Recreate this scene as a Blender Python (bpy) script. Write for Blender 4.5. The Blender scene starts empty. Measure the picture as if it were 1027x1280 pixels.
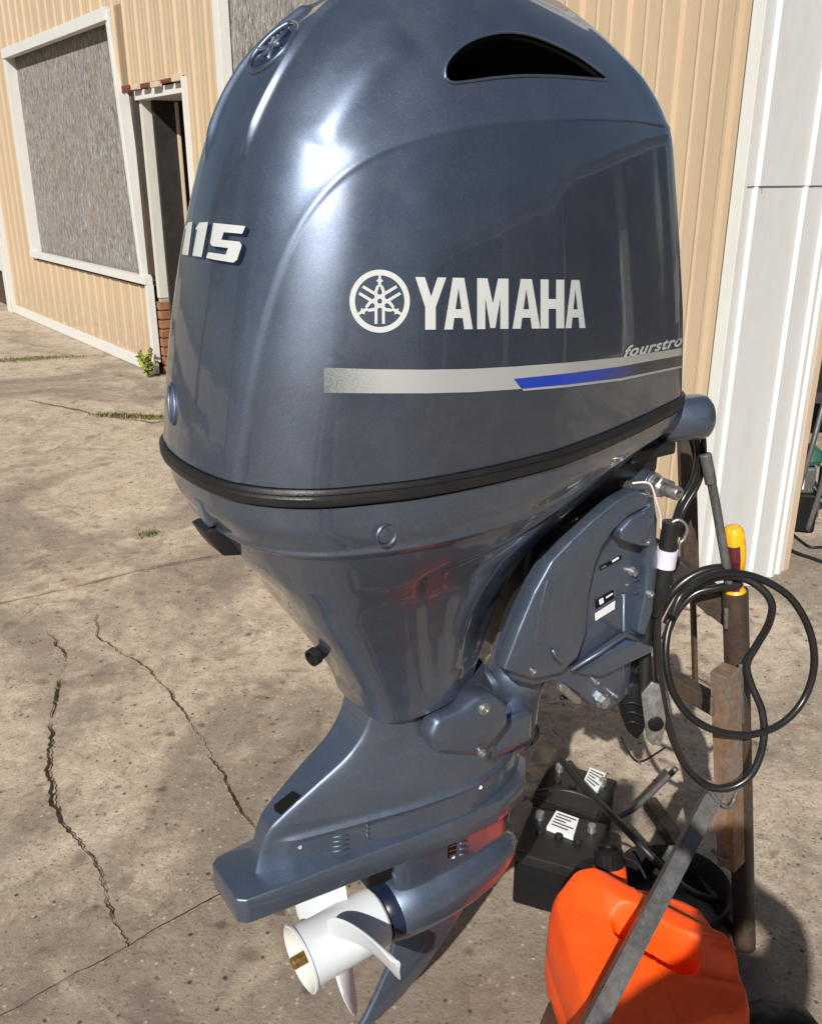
import bpy, bmesh, math, random
import numpy as np
from mathutils import Vector, Matrix
from mathutils.bvhtree import BVHTree
from mathutils.geometry import tessellate_polygon
random.seed(7); rng = np.random.RandomState(5)
scene = bpy.context.scene
COL = scene.collection

# ------------------------------------------------------------------ camera, sky, sun
PH, PW, FPX, PITCH, CH = 1280., 1027., 1134., math.radians(20.4), 1.55
cam_d = bpy.data.cameras.new('camera'); cam = bpy.data.objects.new('camera', cam_d); COL.objects.link(cam)
cam_d.sensor_fit = 'VERTICAL'; cam_d.sensor_height = 24; cam_d.lens = 24 * FPX / PH
cam_d.clip_start = 0.05; cam_d.clip_end = 500
cam.location = (0, 0, CH); cam.rotation_euler = (math.radians(90) - PITCH, 0, 0)
scene.camera = cam
scene.render.resolution_x, scene.render.resolution_y = 821, 1024

SUN_EL, SUN_TRAVEL = math.radians(36), math.radians(15)      # shadows fall ahead and a little to the right
w = bpy.data.worlds.new('World'); scene.world = w; w.use_nodes = True
nt = w.node_tree; bg = nt.nodes['Background']
sky = nt.nodes.new('ShaderNodeTexSky'); sky.sky_type = 'NISHITA'; sky.sun_disc = False
sky.sun_elevation = SUN_EL; sky.sun_rotation = math.radians(180) + SUN_TRAVEL
sky.air_density = 1.0; sky.dust_density = 1.0
nt.links.new(sky.outputs[0], bg.inputs[0]); bg.inputs[1].default_value = 0.05
sd = bpy.data.lights.new('sun', 'SUN'); so = bpy.data.objects.new('sun', sd); COL.objects.link(so)
sd.energy = 5.0; sd.angle = math.radians(0.55); sd.color = (1.0, 0.95, 0.87)
trav = Vector((math.sin(SUN_TRAVEL) * math.cos(SUN_EL), math.cos(SUN_TRAVEL) * math.cos(SUN_EL), -math.sin(SUN_EL)))
so.rotation_euler = trav.to_track_quat('-Z', 'Y').to_euler()
vs = scene.view_settings; vs.view_transform = 'Standard'; vs.look = 'None'; vs.exposure = 0.15; vs.gamma = 1
vs.use_curve_mapping = False

# ------------------------------------------------------------------ frames of reference
CAM = Vector((0, 0, CH))
def ray(px, py):
    u, v = px - PW / 2, py - PH / 2
    return Vector((u, FPX * math.cos(PITCH) - v * math.sin(PITCH), -(FPX * math.sin(PITCH) + v * math.cos(PITCH))))
def at_z(px, py, z=0.0):
    r = ray(px, py); return CAM + r * ((z - CH) / r.z)
def at_y(px, py, y):
    r = ray(px, py); return CAM + r * (y / r.y)
TH = math.radians(56)
EF = Vector((math.sin(TH), math.cos(TH), 0)); ES = Vector((math.cos(TH), -math.sin(TH), 0)); UZ = Vector((0, 0, 1))
EO = Vector((-.2556, 1.0139, 0))
def ew(x, y, z): return EO + EF * x + ES * y + UZ * z       # motor frame: x forward, y starboard
def we(p): q = p - EO; return Vector((q.dot(EF), q.dot(ES), q.z))
def ep(px, py, y):                                           # point on a lengthwise plane of the motor
    r = ray(px, py); t = ((EO + ES * y - CAM).dot(ES)) / r.dot(ES); return CAM + r * t
WP = Vector((-2.076, 7.4354, 0)); WA = Vector((-.5931, .8051, 0)); WN = Vector((-.8051, -.5931, 0))
def wl(s, n, z): return WP + WA * s + WN * n + UZ * z        # wall frame: s along (away), n out of wall

# ------------------------------------------------------------------ object helpers
OFF = {}
def tag(o, label=None, cat=None, group=None, kind=None):
    if label: o['label'] = label
    if cat: o['category'] = cat
    if group: o['group'] = group
    if kind: o['kind'] = kind
    return o
def thing(name, label, cat, loc, group=None):
    o = bpy.data.objects.new(name, None); COL.objects.link(o); o.location = loc; o.empty_display_size = .05
    OFF[o] = Vector(loc)
    return tag(o, label, cat, group)
def mk(name, verts, faces, mats, parent=None, smooth=False, mi=None, sharp=None):
    """verts are world positions"""
    off = OFF[parent] if parent else Vector((0, 0, 0))
    me = bpy.data.meshes.new(name)
    me.from_pydata([tuple(Vector(v) - off) for v in verts], [], faces)
    if not isinstance(mats, (list, tuple)): mats = [mats]
    for m in mats: me.materials.append(m)
    if mi is not None: me.polygons.foreach_set('material_index', mi)
    if smooth: me.polygons.foreach_set('use_smooth', [True] * len(me.polygons))
    me.update()
    if smooth and sharp: me.set_sharp_from_angle(angle=math.radians(sharp))
    o = bpy.data.objects.new(name, me); COL.objects.link(o)
    if parent: o.parent = parent
    OFF[o] = off
    return o
def bmk(name, bm, mats, parent=None, smooth=False, sharp=35):
    bm.verts.ensure_lookup_table(); bm.normal_update()
    vs_ = [v.co.copy() for v in bm.verts]; bm.verts.index_update()
    fs = [[v.index for v in f.verts] for f in bm.faces]; mi = [f.material_index for f in bm.faces]
    bm.free()
    return mk(name, vs_, fs, mats, parent, smooth, mi, sharp)
def join_geo(*gs):
    V, Fc = [], []
    for v, f in gs:
        n = len(V); V += list(v); Fc += [[i + n for i in q] for q in f]
    return V, Fc
def box_geo(o, ax, ay, az, bevel=0):
    """box centred at o with half axes"""
    bm = bmesh.new(); bmesh.ops.create_cube(bm, size=2)
    if bevel:
        L = (ax.length, ay.length, az.length)
        for v in bm.verts: v.co = Vector((v.co.x * L[0], v.co.y * L[1], v.co.z * L[2]))
        bmesh.ops.bevel(bm, geom=bm.edges[:], offset=bevel, segments=2, profile=.6, affect='EDGES')
        A, B, Cc = ax.normalized(), ay.normalized(), az.normalized()
    else: A, B, Cc = ax, ay, az
    bm.verts.index_update()
    V = [o + A * v.co.x + B * v.co.y + Cc * v.co.z for v in bm.verts]
    Fc = [[v.index for v in f.verts] for f in bm.faces]; bm.free()
    return V, Fc
def wbox(s0, s1, n0, n1, z0, z1, bevel=0):
    return box_geo(wl((s0 + s1) / 2, (n0 + n1) / 2, (z0 + z1) / 2), WA * abs(s1 - s0) / 2, WN * abs(n1 - n0) / 2, UZ * (z1 - z0) / 2, bevel)
def bar_geo(a, b, wx, wy, up=UZ, bevel=0):
    a, b = Vector(a), Vector(b); d = b - a
    x = d.cross(up); x = x.normalized() if x.length > 1e-4 else Vector((1, 0, 0)); y = x.cross(d).normalized()
    return box_geo((a + b) / 2, x * wx / 2, y * wy / 2, d / 2, bevel)
def catmull(P, n=8, closed=False):
    P = [Vector(p) for p in P]; out = []
    m = len(P)
    rngk = range(m if closed else m - 1)
    for i in rngk:
        if closed: a, b, c, d = P[(i - 1) % m], P[i], P[(i + 1) % m], P[(i + 2) % m]
        else: a, b, c, d = P[max(i - 1, 0)], P[i], P[i + 1], P[min(i + 2, m - 1)]
        for k in range(n):
            t = k / n
            out.append(.5 * ((2 * b) + (c - a) * t + (2 * a - 5 * b + 4 * c - d) * t * t + (3 * b - a - 3 * c + d) * t ** 3))
    if not closed: out.append(P[-1])
    return out
def tube_geo(P, r, seg=10, closed=False, caps=True):
    P = [Vector(p) for p in P]; n = len(P)
    rr = r if isinstance(r, (list, tuple)) else [r] * n
    T = [((P[(i + 1) % n] if closed or i < n - 1 else P[i]) - (P[i - 1] if closed or i > 0 else P[i])).normalized() for i in range(n)]
    x = T[0].orthogonal().normalized(); V = []; Fc = []
    for i in range(n):
        x = (x - T[i] * x.dot(T[i])).normalized(); y = T[i].cross(x)
        for k in range(seg):
            a = 2 * math.pi * k / seg; V.append(P[i] + (x * math.cos(a) + y * math.sin(a)) * rr[i])
    for i in range(n if closed else n - 1):
        j = (i + 1) % n
        for k in range(seg):
            l = (k + 1) % seg; Fc.append([i * seg + k, i * seg + l, j * seg + l, j * seg + k])
    if caps and not closed: Fc.append(list(range(seg))[::-1]); Fc.append([(n - 1) * seg + k for k in range(seg)])
    return V, Fc
def lathe_geo(o, axis, prof, seg=32, up=None):
    """prof: list of (distance along axis, radius)"""
    axis = Vector(axis).normalized(); x = axis.orthogonal().normalized(); y = axis.cross(x); V = []; Fc = []
    for (d, r) in prof:
        for k in range(seg):
            a = 2 * math.pi * k / seg; V.append(o + axis * d + (x * math.cos(a) + y * math.sin(a)) * max(r, 1e-5))
    for i in range(len(prof) - 1):
        for k in range(seg):
            l = (k + 1) % seg; Fc.append([i * seg + k, i * seg + l, (i + 1) * seg + l, (i + 1) * seg + k])
    Fc.append(list(range(seg))[::-1]); Fc.append([(len(prof) - 1) * seg + k for k in range(seg)])
    return V, Fc
def prism_bm(pts, d, bevel=0, seg=2):
    """closed outline pts (world) extruded by vector d, edges bevelled"""
    bm = bmesh.new(); a = [bm.verts.new(p) for p in pts]; f = bm.faces.new(a)
    r = bmesh.ops.extrude_face_region(bm, geom=[f]); nv = [e for e in r['geom'] if isinstance(e, bmesh.types.BMVert)]
    bmesh.ops.translate(bm, verts=nv, vec=d); bmesh.ops.recalc_face_normals(bm, faces=bm.faces[:])
    if bevel: bmesh.ops.bevel(bm, geom=bm.edges[:], offset=bevel, segments=seg, profile=.5, affect='EDGES', clamp_overlap=True)
    return bm
def pchip(xk, yk, x):
    xk, yk = np.array(xk, float), np.array(yk, float); h = np.diff(xk); d = np.diff(yk) / h
    m = np.zeros(len(xk)); m[0], m[-1] = d[0], d[-1]
    for i in range(1, len(xk) - 1):
        if d[i - 1] * d[i] > 0:
            w1, w2 = 2 * h[i] + h[i - 1], h[i] + 2 * h[i - 1]; m[i] = (w1 + w2) / (w1 / d[i - 1] + w2 / d[i])
    x = np.clip(x, xk[0], xk[-1]); i = np.clip(np.searchsorted(xk, x) - 1, 0, len(h) - 1); t = (x - xk[i]) / h[i]
    return ((1 + 2 * t) * (1 - t) ** 2 * yk[i] + t * (1 - t) ** 2 * h[i] * m[i] + t * t * (3 - 2 * t) * yk[i + 1] + t * t * (t - 1) * h[i] * m[i + 1])

# ------------------------------------------------------------------ materials
def nodes_mat(name):
    m = bpy.data.materials.new(name); m.use_nodes = True; t = m.node_tree
    return m, t, t.nodes['Principled BSDF']
def N(t, kind, **kw):
    n = t.nodes.new(kind)
    for k, v in kw.items():
        if k in n.inputs: n.inputs[k].default_value = v
        else: setattr(n, k, v)
    return n
def setp(b, **kw):
    for k, v in kw.items(): b.inputs[k.replace('_', ' ')].default_value = v
def c4(c): return (c[0], c[1], c[2], 1)
def mix(t, fac, a, b, mode='MIX'):
    n = t.nodes.new('ShaderNodeMix'); n.data_type = 'RGBA'; n.blend_type = mode
    for s, v in ((0, fac), (6, a), (7, b)):
        if isinstance(v, bpy.types.NodeSocket): t.links.new(v, n.inputs[s])
        else: n.inputs[s].default_value = v if s == 0 else c4(v)
    return n.outputs[2]
def ramp(t, src, stops):
    n = t.nodes.new('ShaderNodeValToRGB'); t.links.new(src, n.inputs[0])
    while len(n.color_ramp.elements) < len(stops): n.color_ramp.elements.new(.5)
    for e, (p, c) in zip(n.color_ramp.elements, stops):
        e.position = p; e.color = c4(c) if isinstance(c, (tuple, list)) else (c, c, c, 1)
    return n.outputs[0]
def coords(t, scale=(1, 1, 1), rot=(0, 0, 0)):
    g = t.nodes.new('ShaderNodeNewGeometry'); m = t.nodes.new('ShaderNodeMapping')
    m.inputs['Scale'].default_value = scale; m.inputs['Rotation'].default_value = rot
    t.links.new(g.outputs['Position'], m.inputs[0]); return m.outputs[0]
def noise(t, co, scale, detail=4, rough=.55, dist=0):
    n = N(t, 'ShaderNodeTexNoise', Scale=scale, Detail=detail, Roughness=rough, Distortion=dist); t.links.new(co, n.inputs['Vector']); return n.outputs[0]
def bump(t, b, h, strength, dist=.002):
    n = N(t, 'ShaderNodeBump', Strength=strength, Distance=dist); t.links.new(h, n.inputs['Height']); t.links.new(n.outputs[0], b.inputs['Normal'])
def simple(name, col, rough=.5, metal=0, coat=0, var=.12, vscale=12, bumps=0, bscale=300, spec=.5):
    m, t, b = nodes_mat(name); co = coords(t)
    nz = noise(t, co, vscale, 5, .6)
    d = tuple(c * (1 - var) for c in col); u = tuple(min(c * (1 + var), 1) for c in col)
    t.links.new(ramp(t, nz, [(.3, d), (.7, u)]), b.inputs['Base Color'])
    t.links.new(ramp(t, noise(t, co, vscale * 3, 4), [(.3, max(rough - .07, .02)), (.7, min(rough + .1, 1))]), b.inputs['Roughness'])
    setp(b, Metallic=metal, Coat_Weight=coat, Coat_Roughness=.04, Specular_IOR_Level=spec)
    if bumps: bump(t, b, noise(t, co, bscale, 3), bumps)
    return m
def paint_mat(name, col, rough=.36, coat=1.0, dusty=.25, second=None):
    m, t, b = nodes_mat(name); co = coords(t)
    fl = N(t, 'ShaderNodeTexVoronoi', Scale=1500); t.links.new(co, fl.inputs['Vector'])
    sep = ramp(t, fl.outputs['Color'], [(.0, tuple(c * .82 for c in col)), (.75, col), (1, tuple(min(c * 1.7, 1) for c in col))])
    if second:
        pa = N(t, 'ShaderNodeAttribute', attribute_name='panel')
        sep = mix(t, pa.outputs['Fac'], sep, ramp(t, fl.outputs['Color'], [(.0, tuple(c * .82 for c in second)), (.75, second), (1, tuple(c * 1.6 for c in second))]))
    dust = ramp(t, noise(t, co, 9, 6, .65), [(.5, 0.0), (.8, 1.0)])
    mm = N(t, 'ShaderNodeMath', operation='MULTIPLY'); t.links.new(dust, mm.inputs[0]); mm.inputs[1].default_value = dusty * .3
    t.links.new(mix(t, mm.outputs[0], sep, (.30, .29, .27)), b.inputs['Base Color'])
    t.links.new(ramp(t, noise(t, co, 25, 6, .7), [(.35, rough - .04), (.75, rough + .08)]), b.inputs['Roughness'])
    t.links.new(ramp(t, noise(t, co, 18, 6, .7), [(.4, .02), (.75, .02 + .12 * dusty)]), b.inputs['Coat Roughness'])
    setp(b, Metallic=.78, Coat_Weight=coat, Coat_IOR=1.5)
    return m
M = {}
M['paint'] = paint_mat('blue_grey_metallic_paint', (.130, .168, .240), .41, 1.0, .6)
M['paint_leg'] = paint_mat('blue_grey_casting_paint', (.135, .175, .248), .45, .8, .5)
M['rubber'] = simple('black_rubber', (.012, .012, .013), .45, var=.2, bumps=.2, bscale=500)
M['blackplastic'] = simple('black_plastic', (.007, .007, .008), .55, var=.3, bumps=.3, bscale=120, spec=.25)
M['void'] = simple('matt_black', (.004, .004, .004), .8, spec=.2)
M['cable'] = simple('cable_sheath', (.014, .014, .015), .28, var=.3)
M['white'] = simple('white_prop_paint', (.60, .64, .68), .42, var=.05, coat=.2, vscale=6)
M['hubinside'] = simple('aged_white_paint', (.60, .60, .56), .5, var=.08)
M['brass'] = simple('greasy_brass', (.42, .28, .10), .35, metal=.9, var=.5, vscale=90)
M['chrome'] = simple('worn_stainless', (.66, .65, .63), .38, metal=1, var=.15, vscale=60)
M['zinc'] = simple('zinc_plate', (.45, .46, .45), .4, metal=.9, var=.3, vscale=70)
M['silver'] = simple('silver_decal', (.47, .49, .48), .38, metal=.3, var=.05, coat=.4)
M['decalwhite'] = simple('white_decal', (.56, .58, .58), .35, var=.03, coat=.4)
M['blue'] = simple('bright_blue_decal', (.012, .04, .42), .3, var=.05, coat=.5)
M['navy'] = simple('navy_decal', (.006, .012, .035), .25, var=.1, coat=.6)
M['decalgrey'] = simple('grey_decal', (.16, .17, .18), .4, metal=.3, var=.3, vscale=300)
M['film'] = paint_mat('clear_decal_film_on_paint', (.115, .158, .23), .38, .8, .3)
M['orange'] = simple('orange_polyethylene', (.90, .085, .003), .45, var=.06, vscale=9, bumps=.25, bscale=60)
def poly_mat():
    m, t, b = nodes_mat('orange_polyethylene_used'); co = coords(t)
    col = ramp(t, noise(t, co, 7, 7, .7), [(.3, (.80, .070, .003)), (.6, (.92, .095, .005)), (.8, (.95, .16, .02))])
    col = mix(t, ramp(t, noise(t, co, 22, 9, .8, .8), [(.58, 0.), (.72, .55)]), col, (.42, .07, .015))
    col = mix(t, ramp(t, noise(t, coords(t, (1, 6, 1), (0, 0, .6)), 40, 4, .7), [(.70, 0.), (.76, .5)]), col, (.95, .38, .16))
    t.links.new(col, b.inputs['Base Color']); t.links.new(ramp(t, noise(t, co, 30, 6, .7), [(.3, .30), (.7, .62)]), b.inputs['Roughness'])
    bump(t, b, noise(t, co, 90, 5, .7), .35, .002); return m
M['orange'] = poly_mat()
M['paper'] = simple('paper_label', (.78, .79, .80), .6, var=.06, vscale=80)
M['ink'] = simple('printed_ink', (.06, .06, .07), .6)
M['tape'] = simple('white_tape', (.62, .60, .70), .5, var=.08, vscale=60)
M['handle_y'] = simple('yellow_handle_plastic', (.72, .40, .015), .22, var=.2, vscale=60, coat=.5)
M['handle_r'] = simple('maroon_handle_plastic', (.10, .018, .022), .3, var=.25, vscale=60, coat=.5)

def steel_mat(name, base, rust, amount, vscale=14):
    m, t, b = nodes_mat(name); co = coords(t); cs = coords(t, (1, 1, .25))
    a = noise(t, cs, vscale, 8, .7, .6); g = noise(t, co, 90, 4, .7)
    col = mix(t, ramp(t, a, [(.62 - amount * .4, 0.), (.78 - amount * .4, 1.)]), base, rust)
    col = mix(t, .55, col, ramp(t, g, [(.3, .25), (.7, 1.)]), 'MULTIPLY')
    t.links.new(col, b.inputs['Base Color'])
    t.links.new(ramp(t, a, [(.4, .38), (.65, .8)]), b.inputs['Roughness'])
    t.links.new(ramp(t, a, [(.45, .45), (.65, .05)]), b.inputs['Metallic'])
    bump(t, b, g, .35, .001); return m
M['rusty'] = steel_mat('rusty_square_tube', (.36, .325, .30), (.28, .16, .085), .50)
M['bar'] = steel_mat('grey_mill_steel', (.15, .15, .15), (.10, .085, .07), .25)
M['post'] = steel_mat('dark_brown_post_steel', (.085, .072, .066), (.10, .06, .038), .5)

def siding_mat():
    m, t, b = nodes_mat('tan_painted_siding'); co = coords(t); cs = coords(t, (1, 1, .12))
    col = ramp(t, noise(t, cs, 5, 6, .6), [(.3, (.45, .345, .232)), (.7, (.515, .40, .275))])
    col = mix(t, ramp(t, noise(t, co, 3, 8, .7), [(.55, 0.), (.8, .35)]), col, (.42, .34, .25))
    z_ = t.nodes.new('ShaderNodeSeparateXYZ'); t.links.new(co, z_.inputs[0])
    zz = N(t, 'ShaderNodeMapRange'); zz.inputs['From Min'].default_value = .55; zz.inputs['From Max'].default_value = .05; t.links.new(z_.outputs[2], zz.inputs['Value'])
    sp = N(t, 'ShaderNodeMath', operation='MULTIPLY'); t.links.new(zz.outputs[0], sp.inputs[0]); t.links.new(ramp(t, noise(t, co, 14, 8, .75), [(.38, 0.), (.62, .75)]), sp.inputs[1])
    col = mix(t, sp.outputs[0], col, (.30, .23, .165))
    t.links.new(col, b.inputs['Base Color']); setp(b, Roughness=.42, Specular_IOR_Level=.4)
    bump(t, b, noise(t, co, 14, 3), .15, .01); return m
M['siding'] = siding_mat()
def dirty_white(name, c=(.64, .64, .62), dirt=(.42, .36, .28), amt=.35):
    m, t, b = nodes_mat(name); co = coords(t); cs = coords(t, (3, 3, .5))
    col = mix(t, ramp(t, noise(t, cs, 5, 8, .7), [(.5, 0.), (.85, amt)]), c, dirt)
    col = mix(t, ramp(t, noise(t, co, 45, 3, .7), [(.70, 0.), (.74, .7)]), col, (.35, .27, .2))
    t.links.new(col, b.inputs['Base Color']); setp(b, Roughness=.45); bump(t, b, noise(t, co, 5, 2), .25, .02); return m
M['trim'] = dirty_white('white_painted_trim', amt=.2)
M['whitewall'] = dirty_white('white_sheet_metal', (.62, .63, .635), amt=.18)
M['door'] = dirty_white('old_white_door_paint', (.58, .58, .53), (.35, .30, .22), .5)
M['peach'] = dirty_white('faded_edge_board', (.60, .47, .35), (.4, .28, .2), .5)
def osb():
    m, t, b = nodes_mat('weathered_grey_board'); cs = coords(t, (1, 1, .22))
    a = noise(t, cs, 46, 9, .8, 1.6); g = noise(t, cs, 9, 5, .6)
    col = ramp(t, a, [(.40, (.035, .03, .028)), (.47, (.17, .155, .145)), (.55, (.31, .30, .29)), (.64, (.56, .55, .54))])
    col = mix(t, ramp(t, g, [(.4, 0.), (.75, .5)]), col, (.25, .20, .15))
    t.links.new(col, b.inputs['Base Color']); setp(b, Roughness=.85); bump(t, b, a, .6, .006); return m
M['osb'] = osb()
M['brick'] = simple('red_brown_brick', (.27, .12, .06), .85, var=.35, vscale=14, bumps=.5, bscale=90)
M['mortar'] = simple('mortar', (.34, .30, .25), .9, var=.2)
M['redwood'] = simple('stained_red_wood', (.16, .045, .02), .6, var=.4, vscale=20)
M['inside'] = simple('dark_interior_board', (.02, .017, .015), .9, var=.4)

def ground_mat():
    m, t, b = nodes_mat('worn_concrete'); co = coords(t)
    def mul(a, c):
        n_ = N(t, 'ShaderNodeMath', operation='MULTIPLY')
        for k, v in ((0, a), (1, c)):
            if isinstance(v, bpy.types.NodeSocket): t.links.new(v, n_.inputs[k])
            else: n_.inputs[k].default_value = v
        return n_.outputs[0]
    big = noise(t, co, .9, 9, .66, .8); med = noise(t, co, 7, 9, .72, .6); fine = noise(t, co, 110, 6, .8); mid2 = noise(t, co, 28, 7, .75, .3)
    base = ramp(t, med, [(.28, (.29, .232, .175)), (.43, (.44, .362, .278)), (.58, (.52, .438, .342)), (.75, (.60, .52, .42))])
    base = mix(t, .8, base, ramp(t, mid2, [(.3, .62), (.5, 1.), (.7, 1.28)]), 'MULTIPLY')
    base = mix(t, .9, base, ramp(t, fine, [(.3, .45), (.46, .95), (.6, 1.1), (.72, 1.5)]), 'MULTIPLY')
    # oily grey staining, stronger on the nearer slab
    g_ = t.nodes.new('ShaderNodeSeparateXYZ'); t.links.new(co, g_.inputs[0])
    near = N(t, 'ShaderNodeMapRange'); near.inputs['From Min'].default_value = 2.6; near.inputs['From Max'].default_value = 1.3; t.links.new(g_.outputs[1], near.inputs['Value'])
    st_ = N(t, 'ShaderNodeMath', operation='MULTIPLY_ADD'); t.links.new(near.outputs[0], st_.inputs[0]); st_.inputs[1].default_value = .10; t.links.new(big, st_.inputs[2])
    base = mix(t, ramp(t, st_.outputs[0], [(.48, 0.), (.56, .5), (.66, .75)]), base, (.165, .135, .112))
    pat = noise(t, co, 4.2, 9, .75, 1.4)
    base = mix(t, ramp(t, pat, [(.57, 0.), (.64, .6)]), base, (.155, .120, .094))
    pale = noise(t, co, 2.7, 8, .7, 1.0); base = mix(t, ramp(t, pale, [(.56, 0.), (.68, .6)]), base, (.52, .44, .335))
    for sc_, thr, r0, r1, colr, amt in ((85, .72, .28, .44, (.13, .10, .075), .7), (42, .84, .26, .36, (.05, .038, .03), .85), (62, .80, .26, .42, (.60, .53, .43), .6), (24, .955, .30, .52, (.08, .062, .05), .7), (8, .90, .30, .62, (.17, .135, .105), .45), (15, .93, .28, .60, (.13, .10, .08), .5)):
        v = N(t, 'ShaderNodeTexVoronoi', Scale=sc_); t.links.new(co, v.inputs['Vector'])
        rnd = N(t, 'ShaderNodeSeparateColor'); t.links.new(v.outputs['Color'], rnd.inputs[0])
        wob = N(t, 'ShaderNodeMath', operation='MULTIPLY_ADD'); t.links.new(mid2 if sc_ < 50 else fine, wob.inputs[0]); wob.inputs[1].default_value = .5; t.links.new(v.outputs['Distance'], wob.inputs[2])
        mask = mul(ramp(t, wob.outputs[0], [(r0 + .12, amt), (r1 + .14, 0.)]), ramp(t, rnd.outputs[0], [(thr, 0.), (thr + .02, 1.)]))
        base = mix(t, mask, base, colr)
    rust = ramp(t, noise(t, co, 5.3, 8, .75, 1.), [(.58, 0.), (.68, .5)]); base = mix(t, rust, base, (.36, .215, .135))
    t.links.new(base, b.inputs['Base Color']); setp(b, Roughness=.9, Specular_IOR_Level=.2)
    hh = N(t, 'ShaderNodeMath', operation='MULTIPLY_ADD'); t.links.new(mid2, hh.inputs[0]); hh.inputs[1].default_value = 1.5; t.links.new(fine, hh.inputs[2])
    bump(t, b, hh.outputs[0], .8, .004)
    return m
M['ground'] = ground_mat()
M['crack'] = simple('crack_dirt', (.045, .034, .026), .95, var=.5, vscale=40, spec=.1)
M['spall'] = simple('spalled_concrete_edge', (.36, .285, .21), .95, var=.3, vscale=60, spec=.1)
M['weed'] = simple('weed_green', (.10, .13, .025), .6, var=.5, vscale=40)
M['drygrass'] = simple('dry_grass', (.17, .16, .06), .7, var=.4, vscale=40)
M['yellowleaf'] = simple('yellow_green_leaf', (.26, .28, .03), .5, var=.4, vscale=30)
M['deadleaf'] = simple('dead_leaf', (.25, .12, .05), .7, var=.5, vscale=60)

# ------------------------------------------------------------------ ground, joints, cracks
g = 60
gr = mk('ground', [(-g, -g, 0), (g, -g, 0), (g, g, 0), (-g, g, 0)], [[0, 1, 2, 3]], M['ground']); tag(gr, kind='structure')
def crack(pts, wid, jag, z, seedv, edge=False):
    r = random.Random(seedv); r2 = random.Random(seedv + 99); P = []
    for i in range(len(pts) - 1):
        a, b = Vector(pts[i]), Vector(pts[i + 1]); n = max(2, int((b - a).length / .007))
        for k in range(n): P.append(a + (b - a) * k / n)
    P.append(Vector(pts[-1])); V = []; Fc = []; m = len(P); o1 = o2 = 0; wv = 1; ew_ = 0; tgt = 0
    for i, p in enumerate(P):
        d = (P[min(i + 1, m - 1)] - P[max(i - 1, 0)]); nrm = Vector((-d.y, d.x, 0)).normalized()
        o1 = o1 * .97 + r.uniform(-jag, jag) * .7; o2 = r.uniform(-jag, jag) * .45
        wv = max(.15, min(1.7, wv + r.uniform(-.28, .28)))
        if r2.random() < .06: tgt = r2.choice((0, 0, 0, .8, 1.6, 2.6))
        ew_ += (tgt - ew_) * .25; e = min(1, min(i, m - 1 - i) / 25 + .2); wd = wid * e * wv
        off = o1 + o2
        if edge: a_, b_ = wd * .5 + wid * ew_ * e * r2.uniform(.4, 1.2), -wd * .5 - wid * .3 * ew_ * e * r2.uniform(0, 1)
        else: a_, b_ = wd / 2, -wd / 2
        V += [p + nrm * (off + a_) + UZ * z, p + nrm * (off + b_) + UZ * z]
        if i: Fc.append([2 * i - 2, 2 * i - 1, 2 * i + 1, 2 * i])
    return V, Fc
def gpts(L): return [at_z(*q) for q in L]
cr1 = gpts([(75, 850), (62, 880), (58, 925), (55, 965), (62, 1000), (85, 1035), (115, 1065), (130, 1095), (130, 1140), (150, 1190)])
cr2 = gpts([(122, 768), (123, 797), (150, 815), (180, 838), (205, 865), (225, 900), (245, 930), (262, 955), (280, 985), (300, 1010), (322, 1045)])
cr3 = gpts([(-30, 1290), (40, 1250), (85, 1222), (150, 1190), (220, 1150), (290, 1112), (420, 1045)])
cr4 = gpts([(60, 790), (85, 830), (75, 850)])
cr5 = gpts([(-30, 762), (90, 735), (180, 713), (300, 690), (400, 672)])
cr6 = gpts([(30, 500), (120, 520), (190, 530), (320, 505)])
for i, (c, wd, j) in enumerate([(cr1, .0058, .0048), (cr2, .0032, .0045), (cr3, .0032, .002), (cr4, .003, .006), (cr5, .004, .002), (cr6, .006, .006)]):
    v, f_ = crack(c, wd, j, .0085, 10 + i); tag(mk('ground_crack', v, f_, M['crack']), kind='structure')
    v, f_ = crack(c, wd, j, .004, 10 + i, True); tag(mk('ground_crack_edge', v, f_, M['spall']), kind='structure')

# ------------------------------------------------------------------ tan building wall
tan = thing('ribbed_metal_wall', 'long tan ribbed metal wall with boarded window and open doorway behind the motor', 'wall', wl(-.5, 0, 0))
PER = .2286
def rib_prof(s):
    u = (s % PER) / PER
    if u < .14: return .016 * min(1, min(u, .14 - u) / .045)
    for c in (.42, .72):
        if abs(u - c) < .04: return .004 * (1 - abs(u - c) / .04)
    return 0
BR = [0, .045, .095, .14, .38, .42, .46, .68, .72, .76]
def siding(s0, s1, z0, z1, prof=rib_prof, n0=0, mat=None, name='siding_sheet', parent=tan, per=PER, br=BR):
    S = {s0, s1}; k = math.floor(s0 / per) - 1
    while k * per < s1:
        for u in br:
            s = (k + u) * per
            if s0 < s < s1: S.add(s)
        k += 1
    S = sorted(S); V = []; Fc = []
    for s in S:
        p = n0 + prof(s + 1e-6)
        V += [wl(s, p, z0), wl(s, p, z1)]
    for i in range(len(S) - 1): Fc.append([2 * i, 2 * i + 2, 2 * i + 3, 2 * i + 1])
    return mk(name, V, Fc, mat or M['siding'], parent)
WTOP = 4.6
def sheets(s0, s1, z0, z1):
    s = s0
    while s < s1 - 1e-4:
        e = min(s1, (math.floor((s + 1e-4) / (4 * PER)) + 1) * 4 * PER); siding(s, e, z0, z1); s = e
sheets(3.32, 4.42, .10, WTOP); sheets(.20, 3.32, .10, .70); sheets(.20, 3.32, 2.72, WTOP); sheets(-.97, .20, 2.17, WTOP)
sheets(.08, .20, .10, .70); sheets(.03, .20, 2.17, 2.72)
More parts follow.
